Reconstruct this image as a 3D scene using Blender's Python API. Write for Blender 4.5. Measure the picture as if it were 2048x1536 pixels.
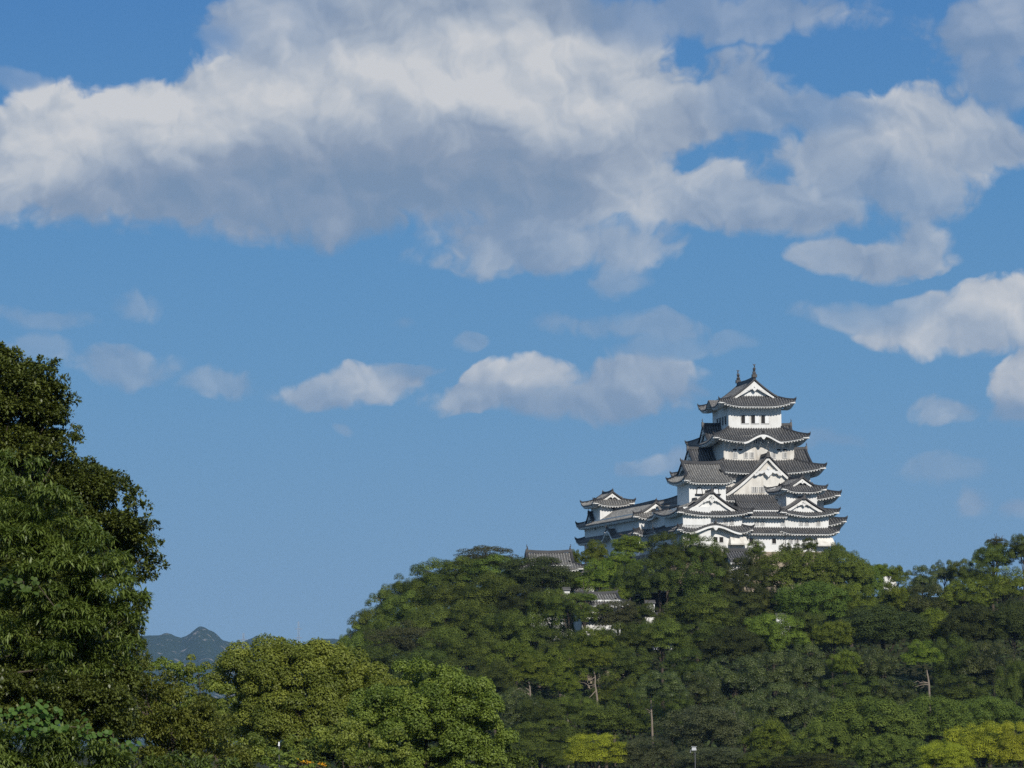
import bpy, math, random
import numpy as np
from mathutils import Matrix, Vector

for o in list(bpy.data.objects):
    bpy.data.objects.remove(o, do_unlink=True)
scene = bpy.context.scene
COL = scene.collection
R = math.radians

# ------------------------------------------------------------------ camera
F_PX, CX, CY = 9400.0, 1024.0, 768.0          # focal length in pixels of a 2048 wide frame
HORIZON, ROLL, EYE = 1480.0, R(0.5), 1.7
TILT = math.atan((HORIZON - CY) / F_PX)
fw = Vector((0, math.cos(TILT), math.sin(TILT)))
r0 = Vector((1, 0, 0)); u0 = Vector((0, -math.sin(TILT), math.cos(TILT)))
up = u0 * math.cos(ROLL) + r0 * math.sin(ROLL)
rt = r0 * math.cos(ROLL) - u0 * math.sin(ROLL)
cd = bpy.data.cameras.new('camera'); cam = bpy.data.objects.new('camera', cd); COL.objects.link(cam)
cd.sensor_width = 36.0; cd.lens = F_PX / 2048.0 * 36.0; cd.clip_start = 0.5; cd.clip_end = 60000
cam.matrix_world = Matrix(((rt.x, up.x, -fw.x, 0), (rt.y, up.y, -fw.y, 0), (rt.z, up.z, -fw.z, EYE), (0, 0, 0, 1)))
scene.camera = cam


def at(px, py, Y):
    """world point seen at photo pixel (px, py) at distance Y"""
    d = fw + rt * ((px - CX) / F_PX) + up * ((CY - py) / F_PX)
    t = Y / d.y
    return Vector((d.x * t, Y, EYE + d.z * t))


def z_at(X, Y, py):
    k = (CY - py) / F_PX
    a = up - fw * k
    return EYE - (a.x * X + a.y * Y) / a.z


# ------------------------------------------------------------------ light
SUN_AZ, SUN_EL = R(21.5), R(35)                  # azimuth from -Y (towards the viewer) to +X
sun_dir = Vector((math.sin(SUN_AZ) * math.cos(SUN_EL), -math.cos(SUN_AZ) * math.cos(SUN_EL), math.sin(SUN_EL)))
sd = bpy.data.lights.new('sun', 'SUN'); sd.energy = 4.2; sd.angle = R(0.53); sd.color = (1.0, 0.95, 0.87)
so = bpy.data.objects.new('sun', sd); COL.objects.link(so)
so.rotation_euler = sun_dir.to_track_quat('Z', 'Y').to_euler()
vs = scene.view_settings
vs.view_transform = 'Standard'; vs.look = 'None'; vs.gamma = 1.0; vs.use_curve_mapping = False
vs.exposure = 0.0
scene.display_settings.display_device = 'sRGB'
scene.render.engine = 'CYCLES'
cy = scene.cycles
cy.max_bounces = 6; cy.diffuse_bounces = 3; cy.glossy_bounces = 2; cy.transmission_bounces = 3
cy.transparent_max_bounces = 8; cy.volume_bounces = 1; cy.caustics_reflective = False; cy.caustics_refractive = False
cy.use_denoising = False
cy.sample_clamp_indirect = 6.0
scene.render.filter_size = 1.0

# ------------------------------------------------------------------ sky: Nishita graded to a deep autumn blue, with cumulus
world = bpy.data.worlds.new('World'); scene.world = world; world.use_nodes = True
NT = world.node_tree; NT.nodes.clear()


def nd(t, **kw):
    n = NT.nodes.new(t)
    for k, v in kw.items():
        setattr(n, k, v)
    return n


def setin(n, i, v):
    if isinstance(v, bpy.types.NodeSocket):
        NT.links.new(v, n.inputs[i])
    else:
        n.inputs[i].default_value = v


def M(op, a, b=0.0, c=0.0, clamp=False):
    n = nd('ShaderNodeMath', operation=op, use_clamp=clamp)
    setin(n, 0, a); setin(n, 1, b)
    if op in ('MULTIPLY_ADD', 'SMOOTH_MAX', 'COMPARE'):
        setin(n, 2, c)
    return n.outputs[0]


def VM(op, a, b=(0, 0, 0), c=(0, 0, 0)):
    n = nd('ShaderNodeVectorMath', operation=op)
    setin(n, 0, a); setin(n, 1, b)
    if op == 'MULTIPLY_ADD':
        setin(n, 2, c)
    return n.outputs['Value'] if op in ('LENGTH', 'DOT_PRODUCT') else n.outputs[0]


def NOISE(vec, scale, detail=5.0, rough=0.55, off=(0, 0, 0), col=False, lac=2.0):
    n = nd('ShaderNodeTexNoise'); n.noise_dimensions = '3D'
    setin(n, 'Vector', VM('ADD', vec, off)); setin(n, 'Scale', scale); setin(n, 'Detail', detail); setin(n, 'Roughness', rough)
    setin(n, 'Lacunarity', lac)
    return n.outputs[1] if col else n.outputs[0]


def MIXC(f, a, b, mode='MIX'):
    n = nd('ShaderNodeMix', data_type='RGBA', blend_type=mode)
    setin(n, 0, f); setin(n, 6, a); setin(n, 7, b)
    return n.outputs[2]


def SSTEP(v, a, b):
    n = nd('ShaderNodeMapRange', interpolation_type='SMOOTHSTEP')
    setin(n, 0, v); setin(n, 1, a); setin(n, 2, b); setin(n, 3, 0.0); setin(n, 4, 1.0)
    return n.outputs[0]


def RAMP(v, stops):
    n = nd('ShaderNodeValToRGB'); cr = n.color_ramp
    while len(cr.elements) < len(stops):
        cr.elements.new(0.5)
    for e, (p, c) in zip(cr.elements, stops):
        e.position = p; e.color = (*c, 1)
    setin(n, 0, v)
    return n.outputs[0]


SKY_K = 0.1
tc = nd('ShaderNodeTexCoord').outputs['Generated']
sep = nd('ShaderNodeSeparateXYZ'); setin(sep, 0, tc)
sky = nd('ShaderNodeTexSky'); sky.sky_type = 'NISHITA'; sky.sun_disc = False
sky.sun_elevation = SUN_EL; sky.sun_rotation = math.pi - SUN_AZ
sky.air_density = 1.0; sky.dust_density = 0.3; sky.ozone_density = 3.0; sky.altitude = 50
elev = M('ARCSINE', M('MINIMUM', M('MAXIMUM', sep.outputs[2], -1.0), 1.0))
azim = M('ARCTAN2', sep.outputs[0], sep.outputs[1])
U = M('MULTIPLY', azim, F_PX / 1000.0)
V = M('MULTIPLY', elev, F_PX / 1000.0)
grade = RAMP(M('MULTIPLY', V, 1 / 6.0, clamp=True), [
    (0.0, (0.185, 0.325, 0.49)), (0.05, (0.150, 0.298, 0.485)), (0.12, (0.102, 0.268, 0.492)), (0.18, (0.077, 0.240, 0.487)), (0.25, (0.052, 0.192, 0.46)), (0.40, (0.12, 0.245, 0.43)), (1.0, (0.15, 0.25, 0.40))])
SKY_GAIN = 1.0 / SKY_K
skyc = MIXC(0.06, VM('MULTIPLY', grade, (SKY_GAIN, SKY_GAIN, SKY_GAIN)), sky.outputs[0])

# cumulus: soft cells in azimuth / elevation (thousandths of the focal length), broken up by warped noise
cmb = nd('ShaderNodeCombineXYZ'); setin(cmb, 0, U); setin(cmb, 1, V)
P0 = cmb.outputs[0]
w1 = VM('MULTIPLY', VM('SUBTRACT', NOISE(P0, 2.6, 2.0, 0.5, (3, 7, 1), True), (0.5, 0.5, 0.5)), (0.20, 0.12, 0))
w2 = VM('MULTIPLY', VM('SUBTRACT', NOISE(P0, 9.0, 3.0, 0.55, (1, 2, 5), True), (0.5, 0.5, 0.5)), (0.065, 0.05, 0))
PW = VM('ADD', VM('ADD', P0, w1), w2)
CELLS = [  # centre x, y (photo pixels), radii, weight, brightness
    (40, 300, 150, 100, 1.0, .80), (170, 275, 190, 125, 1.1, .92), (400, 250, 240, 120, 1.1, .85), (640, 195, 260, 140, 1.1, .93),
    (900, 150, 300, 130, 1.2, 1.0), (1120, 150, 260, 150, 1.2, 1.0), (740, 60, 300, 110, 1.0, .62), (1020, 20, 260, 60, 1.0, .30), (560, 60, 140, 120, .8, .66),
    (250, 385, 300, 85, .95, .40), (560, 330, 330, 100, 1.0, .30), (520, 400, 420, 80, .85, .18), (830, 300, 300, 120, 1.0, .28),
    (820, 385, 330, 80, .9, .14), (1080, 340, 300, 150, 1.0, .42), (1250, 240, 250, 150, 1.0, .62), (1020, 450, 230, 100, .75, .38),
    (1500, 210, 150, 100, .72, .52), (1640, 235, 200, 50, .52, .50), (1840, 270, 200, 105, .95, .74), (1690, 330, 200, 85, .84, .66), (1960, 300, 110, 70, .85, .7),
    (1240, 395, 140, 75, .92, .84), (1400, 410, 150, 80, .88, .74), (1560, 430, 210, 70, .82, .62), (1780, 390, 170, 80, .68, .48),
    (1180, 500, 190, 65, .75, .48), (1280, 510, 90, 50, .7, .62), (1245, 570, 70, 40, .45, .45), (1640, 535, 60, 35, .75, .75), (1760, 530, 140, 45, .85, .72), (1830, 490, 75, 55, .75, .66),
    (1380, 30, 300, 65, .62, .48), (1620, 40, 220, 60, .62, .50), (2010, 90, 150, 110, .66, .55), (2060, 10, 100, 80, .7, .6), (2030, 180, 90, 70, .5, .45),
    (2040, 620, 130, 60, 1.1, .85), (1900, 665, 200, 60, .9, .70), (1770, 640, 160, 35, .5, .5), (2060, 785, 85, 70, 1.1, .85), (2030, 830, 60, 40, .5, .4), (1890, 825, 80, 38, .55, .55),
    (740, 755, 120, 42, .85, .68), (640, 790, 90, 42, .75, .62), (820, 735, 70, 20, .4, .5), (1060, 760, 120, 42, .95, .80), (960, 800, 130, 34, .8, .62), (1110, 805, 170, 34, .7, .38),
    (1290, 745, 130, 38, .8, .60), (1230, 785, 190, 50, .75, .44), (1340, 700, 120, 22, .30, .5), (420, 775, 120, 40, .42, .46), (210, 730, 120, 48, .48, .52), (50, 690, 70, 30, .30, .6),
    (250, 606, 50, 30, .34, .55), (75, 635, 110, 24, .30, .5), (945, 685, 50, 22, .34, .5), (1320, 660, 120, 34, .42, .5), (1190, 660, 130, 30, .32, .5), (1450, 690, 90, 25, .25, .5), (800, 625, 40, 16, .22, .5),
    (1330, 912, 80, 26, .5, .5), (1255, 920, 40, 20, .3, .4), (1965, 1015, 50, 34, .48, .55), (2045, 1030, 45, 30, .5, .55), (1880, 955, 120, 34, .28, .5), (1650, 905, 90, 30, .25, .5), (690, 862, 22, 14, .3, .5), (40, 140, 90, 24, .25, .5), (450, 90, 60, 40, .2, .5),
]
dens = None; bsum = None; wsum = None; osum = None
for (x, y, rx, ry, wgt, br) in CELLS:
    cxk, cyk = (x - CX) / 1000.0, (HORIZON - y) / 1000.0
    sx, sy = 820.0 / rx, 820.0 / ry
    q = VM('MULTIPLY_ADD', PW, (sx, sy, 0), (-cxk * sx, -cyk * sy, 0))
    t = M('MULTIPLY_ADD', VM('LENGTH', q), -1.0, 1.0, clamp=True)
    t = M('MULTIPLY', t, 0.55 + 0.45 * wgt)
    t2 = M('MULTIPLY', t, t)
    t3 = M('MULTIPLY', t2, t)
    dens = t3 if dens is None else M('ADD', dens, t3)
    bsum = M('MULTIPLY', t2, br) if bsum is None else M('MULTIPLY_ADD', t2, br, bsum)
    osum = M('MULTIPLY', t2, min(1.0, wgt * 0.98)) if osum is None else M('MULTIPLY_ADD', t2, min(1.0, wgt * 0.98), osum)
    wsum = M('ADD', t2, 0.0005) if wsum is None else M('ADD', wsum, t2)
bright = M('DIVIDE', bsum, wsum)
dens = M('POWER', dens, 0.3333)
opac = M('DIVIDE', osum, wsum)
# the rest of the dome, outside this stretch of sky, carries scattered cumulus of the same kind
outside = M('SUBTRACT', 1.0, M('MULTIPLY', SSTEP(U, -2.2, -1.5), M('SUBTRACT', 1.0, SSTEP(U, 1.5, 2.2))))
outside = M('MAXIMUM', outside, SSTEP(V, 1.75, 2.6))
far_d = M('MULTIPLY', SSTEP(NOISE(tc, 3.2, 4.0, 0.5, (9, 4, 2)), 0.50, 0.72), M('MULTIPLY', outside, M('MULTIPLY', SSTEP(V, 0.3, 1.2), 0.9)))
dens = M('MAXIMUM', dens, far_d)
opac = M('MAXIMUM', opac, M('MULTIPLY', outside, 0.9))
bright = M('ADD', M('MULTIPLY', bright, M('SUBTRACT', 1.0, outside)), M('MULTIPLY', outside, 0.6))
def BILLOW(vec, off, sc=8.5, det=2.0, smo=0.0):
    """cauliflower puffs: smooth cells with finer cells on them"""
    n = nd('ShaderNodeTexVoronoi'); n.feature = 'SMOOTH_F1' if smo else 'F1'; n.voronoi_dimensions = '2D'
    n.normalize = True
    setin(n, 'Vector', VM('ADD', vec, off)); setin(n, 'Scale', sc); setin(n, 'Detail', det); setin(n, 'Roughness', 0.52); setin(n, 'Lacunarity', 2.3)
    if smo:
        setin(n, 'Smoothness', smo)
    return M('SUBTRACT', 1.0, n.outputs['Distance'])


PB = VM('ADD', PW, w2)
PW2 = VM('ADD', PB, VM('MULTIPLY', VM('SUBTRACT', NOISE(P0, 6.0, 3.0, 0.6, (6, 6, 2), True), (0.5, 0.5, 0.5)), (0.16, 0.10, 0)))
fb = NOISE(PW, 7.0, 6.0, 0.6, (4, 4, 4))
bil = BILLOW(PB, (2.3, 1.7, 0))
bil_u = BILLOW(PB, (2.3 + 0.011, 1.7 + 0.019, 0))
bl0 = BILLOW(PB, (2.3, 1.7, 0), 5.0, 1.0, 0.7); bl1 = BILLOW(PB, (2.3 + 0.022, 1.7 + 0.042, 0), 5.0, 1.0, 0.7)
fbl = NOISE(PW, 3.6, 3.0, 0.5, (8, 1, 3))
hole = NOISE(PW, 2.3, 4.0, 0.55, (5, 9, 2))
d2 = M('ADD', dens, M('MULTIPLY', M('SUBTRACT', fb, 0.5), 1.0))
d2 = M('ADD', d2, M('MULTIPLY', M('SUBTRACT', bil, 0.70), 1.0))
d2 = M('ADD', d2, M('MULTIPLY', M('SUBTRACT', hole, 0.5), 0.35))
for (x, y, rx, ry, w_) in ((1365, 100, 80, 55, 1.0), (1590, 135, 150, 45, .9), (1730, 90, 170, 70, .9), (1345, 315, 60, 45, .9), (1545, 285, 110, 30, .8), (1255, 465, 60, 30, .8),
                           (1720, 490, 80, 30, .9), (450, 120, 70, 50, .6), (1960, 330, 120, 60, .5), (1880, 130, 120, 50, .8), (1150, 560, 120, 30, .5), (330, 130, 120, 40, .5)):
    sx, sy = 820.0 / rx, 820.0 / ry
    q = VM('MULTIPLY_ADD', PW2, (sx, sy, 0), (-(x - CX) / 1000.0 * sx, -(HORIZON - y) / 1000.0 * sy, 0))
    d2 = M('MULTIPLY_ADD', M('MULTIPLY_ADD', VM('LENGTH', q), -1.0, 1.0, clamp=True), -0.30 * w_, d2)
d2 = M('MULTIPLY', d2, SSTEP(dens, 0.0, 0.16))
# sunlit heads are crisp, undersides ragged and soft
soft = M('MULTIPLY_ADD', M('MULTIPLY', bright, 1.0, clamp=True), -0.34, 0.58)
ed = nd('ShaderNodeMapRange', interpolation_type='SMOOTHSTEP'); setin(ed, 0, d2); setin(ed, 1, 0.05); setin(ed, 2, M('ADD', soft, 0.05)); setin(ed, 3, 0.0); setin(ed, 4, 1.0)
alpha = M('MULTIPLY', ed.outputs[0], M('MULTIPLY', opac, 0.98, clamp=True))
relief = M('ADD', M('SUBTRACT', bl0, bl1), M('MULTIPLY', M('SUBTRACT', bil, bil_u), 0.62))
bright = M('ADD', bright, M('MULTIPLY', relief, 1.15))
bright = M('ADD', bright, M('MULTIPLY', M('SUBTRACT', fbl, 0.5), 0.75))
bright = M('ADD', bright, M('MULTIPLY', M('SUBTRACT', fb, 0.5), 0.22))
bright = M('MULTIPLY', M('SUBTRACT', bright, 0.06), 1.0, clamp=True)
cloudc = RAMP(bright, [(0.0, (0.20, 0.28, 0.40)), (0.3, (0.265, 0.33, 0.435)), (0.6, (0.385, 0.44, 0.52)), (0.85, (0.53, 0.56, 0.60)), (1.0, (0.62, 0.63, 0.645))])
cloudc = VM('MULTIPLY', cloudc, (SKY_GAIN, SKY_GAIN, SKY_GAIN))
final = MIXC(alpha, skyc, cloudc)
bg = nd('ShaderNodeBackground'); setin(bg, 0, final); setin(bg, 1, SKY_K)
out = nd('ShaderNodeOutputWorld'); NT.links.new(bg.outputs[0], out.inputs[0])
world.cycles.sampling_method = 'MANUAL'; world.cycles.sample_map_resolution = 256


# ------------------------------------------------------------------ materials
class Mat:
    """small helper round one material's node tree"""
    def __init__(s, name):
        s.m = bpy.data.materials.new(name); s.m.use_nodes = True
        s.t = s.m.node_tree; s.t.nodes.clear()
        s.o = s.n('ShaderNodeOutputMaterial')

    def n(s, t, ins=None, **kw):
        x = s.t.nodes.new(t)
        for k, v in kw.items():
            setattr(x, k, v)
        for k, v in (ins or {}).items():
            if isinstance(v, bpy.types.NodeSocket):
                s.t.links.new(v, x.inputs[k])
            else:
                x.inputs[k].default_value = v
        return x

    def math(s, op, a, b=0.0, clamp=False):
        return s.n('ShaderNodeMath', {0: a, 1: b}, operation=op, use_clamp=clamp).outputs[0]

    def mix(s, f, a, b, mode='MIX'):
        a = (*a, 1) if isinstance(a, tuple) and len(a) == 3 else a
        b = (*b, 1) if isinstance(b, tuple) and len(b) == 3 else b
        return s.n('ShaderNodeMix', {0: f, 6: a, 7: b}, data_type='RGBA', blend_type=mode).outputs[2]

    def noise(s, scale, detail=4.0, rough=0.55, vec=None):
        ins = {'Scale': scale, 'Detail': detail, 'Roughness': rough}
        if vec is not None:
            ins['Vector'] = vec
        return s.n('ShaderNodeTexNoise', ins).outputs[0]

    def sstep(s, v, a, b):
        return s.n('ShaderNodeMapRange', {0: v, 1: a, 2: b}, interpolation_type='SMOOTHSTEP').outputs[0]

    def objco(s):
        return s.n('ShaderNodeTexCoord').outputs['Object']

    def scaled(s, v, sc):
        return s.n('ShaderNodeVectorMath', {0: v, 1: sc}, operation='MULTIPLY').outputs[0]

    def end(s, sh):
        s.t.links.new(sh, s.o.inputs[0]); return s.m

    def pbr(s, col, rough=0.8, bump=None, bdist=0.05, spec=0.3):
        ins = {'Base Color': (*col, 1) if isinstance(col, tuple) else col, 'Roughness': rough, 'Specular IOR Level': spec}
        if bump is not None:
            ins['Normal'] = s.n('ShaderNodeBump', {'Height': bump, 'Distance': bdist, 'Strength': 0.6}).outputs[0]
        return s.n('ShaderNodeBsdfPrincipled', ins).outputs[0]


def plaster_mat(name, base, dirt, amt):
    a = Mat(name); v = a.objco()
    streak = a.noise(0.9, 5, 0.6, a.scaled(v, (1.0, 1.0, 0.16)))
    blot = a.noise(0.35, 4, 0.6, v)
    f = a.math('MULTIPLY', a.math('ADD', a.sstep(streak, 0.46, 0.72), a.math('MULTIPLY', a.sstep(blot, 0.45, 0.7), 0.7)), amt)
    return a.end(a.pbr(a.mix(f, base, dirt), 0.9, a.noise(3.0, 3, 0.5, v), 0.02, 0.15))


def tile_mat(name, dark, pale, joint, warm):
    """grey tiles: pans between rows of round tiles whose joints are sealed with white plaster"""
    a = Mat(name); v = a.objco()
    rib = a.n('ShaderNodeAttribute', attribute_name='rib').outputs['Fac']
    big = a.noise(0.25, 4, 0.6, v); fine = a.noise(3.0, 2, 0.6, v)
    lich = a.sstep(a.noise(0.9, 4, 0.65, v), 0.48, 0.72)
    c = a.mix(a.sstep(big, 0.3, 0.75), dark, pale)
    c = a.mix(a.math('MULTIPLY', lich, 0.5), c, warm)
    fleck = a.math('ADD', a.math('MULTIPLY', a.sstep(a.noise(5.5, 1.0, 0.4, v), 0.40, 0.66), 0.46), 0.10)
    c = a.mix(a.math('MULTIPLY', fleck, rib), c, joint)
    return a.end(a.pbr(c, 0.62, fine, 0.04, 0.35))


M_PLASTER = plaster_mat('white_plaster', (0.77, 0.765, 0.74), (0.50, 0.475, 0.43), 0.34)
M_OLDPLASTER = plaster_mat('weathered_plaster', (0.72, 0.69, 0.63), (0.38, 0.34, 0.29), 0.62)
M_TRIM = plaster_mat('trim_plaster', (0.76, 0.75, 0.72), (0.45, 0.42, 0.38), 0.4)
M_TILE = tile_mat('grey_roof_tile', (0.034, 0.034, 0.037), (0.070, 0.069, 0.070), (0.33, 0.32, 0.30), (0.092, 0.082, 0.072))
M_TILE_PALE = tile_mat('pale_sunlit_tile', (0.070, 0.068, 0.066), (0.125, 0.120, 0.112), (0.46, 0.44, 0.40), (0.125, 0.110, 0.090))  # paler, warmer tile; sunlit look of the small keep roof put into colour
M_TILE_DARK = tile_mat('ridge_tile', (0.026, 0.026, 0.029), (0.055, 0.054, 0.054), (0.26, 0.255, 0.245), (0.07, 0.064, 0.056))


def simple(name, c, rough=0.7, spec=0.3, var=0.3, sc=2.0, metal=0.0):
    a = Mat(name)
    f = a.noise(sc, 4, 0.6, a.objco())
    d = tuple(x * (1 - var) for x in c)
    sh = a.pbr(a.mix(f, d, tuple(min(1, x * (1 + var)) for x in c)), rough, None, 0.05, spec)
    sh.node.inputs['Metallic'].default_value = metal
    return a.end(sh)


M_DARK_RECESS_WOOD = simple('dark_opening', (0.018, 0.015, 0.013))  # near-black panels paint the shade of window recesses; also the sill boards
M_LATTICE = simple('lattice_shade', (0.065, 0.065, 0.065))  # grey panel colour paints the shade behind window bars
M_ORN = simple('bronze_grey_tile', (0.075, 0.07, 0.066), 0.55)
M_BARK = simple('bark', (0.085, 0.068, 0.05), 0.9, 0.1, 0.5, 3.0)
M_PALEBARK = simple('pale_bark', (0.22, 0.18, 0.14), 0.9, 0.1, 0.4, 2.0)
M_STEEL = simple('galvanised_steel', (0.36, 0.37, 0.38), 0.45, 0.5, 0.15, 1.0, 0.3)
M_WHITEPAINT = simple('white_paint', (0.78, 0.78, 0.77), 0.5, 0.4, 0.06)
M_BLACKBOX = simple('dark_casing', (0.12, 0.12, 0.13), 0.5, 0.4, 0.1)

a = Mat('dry_stone'); v = a.objco()
vor = a.n('ShaderNodeTexVoronoi', {'Vector': v, 'Scale': 0.9})
edge = a.n('ShaderNodeTexVoronoi', {'Vector': v, 'Scale': 0.9}, feature='DISTANCE_TO_EDGE').outputs[0]
tone = a.n('ShaderNodeSeparateColor', {0: vor.outputs['Color']}).outputs[0]
c = a.mix(tone, (0.22, 0.18, 0.13), (0.42, 0.35, 0.26))
M_STONE = a.end(a.pbr(a.mix(a.sstep(edge, 0.0, 0.07), (0.04, 0.035, 0.03), c), 0.9, edge, 0.3, 0.1))

a = Mat('forest_floor'); v = a.objco()
M_GROUND = a.end(a.pbr(a.mix(a.noise(0.35, 6, 0.65, v), (0.018, 0.022, 0.010), (0.055, 0.055, 0.025)), 0.95, a.noise(1.5, 5, 0.6, v), 0.4, 0.05))

a = Mat('wooded_mountain'); v = a.objco()
rock = a.sstep(a.noise(0.027, 6, 0.65, v), 0.59, 0.65)
woods = a.mix(a.noise(0.08, 6, 0.75, v), (0.018, 0.035, 0.016), (0.06, 0.085, 0.035))
M_MOUNTAIN = a.end(a.pbr(a.mix(a.math('MULTIPLY', rock, 0.75), woods, (0.42, 0.36, 0.30)), 0.95, a.noise(0.02, 8, 0.8, v), 60.0, 0.05))


def leaf_mat(name, dark, lit, trans=0.13, gloss=0.65, spec=0.1, vary=0.42):
    a = Mat(name)
    tone = a.n('ShaderNodeAttribute', attribute_name='tone').outputs['Fac']
    rnd = a.n('ShaderNodeObjectInfo').outputs['Random']
    c = a.mix(tone, dark, lit)
    hsv = a.n('ShaderNodeHueSaturation', {'Color': c, 'Hue': a.math('MULTIPLY_ADD', rnd, 0.03), 'Saturation': 1.0,
                                          'Value': a.math('MULTIPLY_ADD', rnd, vary)})
    for k, b in (('Hue', 0.486), ('Value', 1.0 - vary * 0.5)):
        hsv.inputs[k].links[0].from_node.inputs[2].default_value = b
    c = hsv.outputs[0]
    p = a.pbr(c, gloss, None, 0.05, spec)
    tr = a.n('ShaderNodeBsdfTranslucent', {'Color': a.mix(1.0, c, (1.25, 1.25, 0.55), 'MULTIPLY')}).outputs[0]
    return a.end(a.n('ShaderNodeMixShader', {0: trans, 1: p, 2: tr}).outputs[0])


L_LAYER = leaf_mat('layered_leaf', (0.023, 0.039, 0.007), (0.179, 0.228, 0.038))
L_DOME = leaf_mat('dull_leaf', (0.021, 0.029, 0.009), (0.094, 0.116, 0.029))
L_CAMPHOR = leaf_mat('camphor_leaf', (0.040, 0.060, 0.009), (0.223, 0.277, 0.040))
L_CANOPY = leaf_mat('canopy_leaf', (0.052, 0.082, 0.013), (0.178, 0.226, 0.040), 0.15, 0.65, 0.1, 0.10)
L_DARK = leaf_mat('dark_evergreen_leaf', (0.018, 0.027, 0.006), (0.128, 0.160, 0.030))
L_CEDAR = leaf_mat('brownish_evergreen_leaf', (0.019, 0.026, 0.007), (0.116, 0.132, 0.030))
L_LIME = leaf_mat('light_leaf', (0.072, 0.105, 0.014), (0.200, 0.240, 0.034), 0.26)
L_YELLOW = leaf_mat('yellowing_leaf', (0.205, 0.225, 0.020), (0.410, 0.425, 0.040), 0.25, 0.65, 0.1, 0.06)
L_TWIG = leaf_mat('dry_leaf', (0.048, 0.052, 0.022), (0.112, 0.112, 0.044), 0.2)
L_GLOSS = leaf_mat('glossy_leaf', (0.019, 0.030, 0.008), (0.141, 0.166, 0.041), 0.2, 0.45, 0.3)
L_MUTED = leaf_mat('greyish_leaf', (0.032, 0.038, 0.016), (0.144, 0.155, 0.059), 0.22, 0.5, 0.2)
L_OLIVE = leaf_mat('olive_leaf', (0.030, 0.042, 0.007), (0.144, 0.175, 0.029))
L_GROVE = leaf_mat('grove_leaf', (0.091, 0.122, 0.017), (0.244, 0.280, 0.046), 0.28, 0.5, 0.25, 0.10)
L_OVATE = leaf_mat('ovate_leaf', (0.050, 0.067, 0.012), (0.152, 0.176, 0.038), 0.28, 0.42, 0.35, 0.0)
L_LANCE = leaf_mat('lance_leaf', (0.060, 0.086, 0.014), (0.197, 0.240, 0.050), 0.3, 0.45, 0.35, 0.0)
L_BRONZE = leaf_mat('bronze_leaf', (0.074, 0.086, 0.015), (0.205, 0.215, 0.040), 0.25, 0.5, 0.25, 0.0)
L_VINE = leaf_mat('vine_leaf', (0.055, 0.105, 0.020), (0.110, 0.185, 0.038), 0.4, 0.5, 0.2)
L_FLOWER = leaf_mat('orange_petal', (0.72, 0.34, 0.015), (0.85, 0.48, 0.03), 0.3)
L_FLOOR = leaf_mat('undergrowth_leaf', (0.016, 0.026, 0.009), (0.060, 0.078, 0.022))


# ------------------------------------------------------------------ object helpers
def tag(o, label=None, cat=None, group=None, kind=None):
    for k, x in (('label', label), ('category', cat), ('group', group), ('kind', kind)):
        if x:
            o[k] = x
    return o


def empty(name, loc, label=None, cat=None, group=None, rz=0.0):
    o = bpy.data.objects.new(name, None); COL.objects.link(o)
    o.location = loc; o.rotation_euler = (0, 0, rz); o.empty_display_size = 1.0
    return tag(o, label, cat, group)


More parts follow.
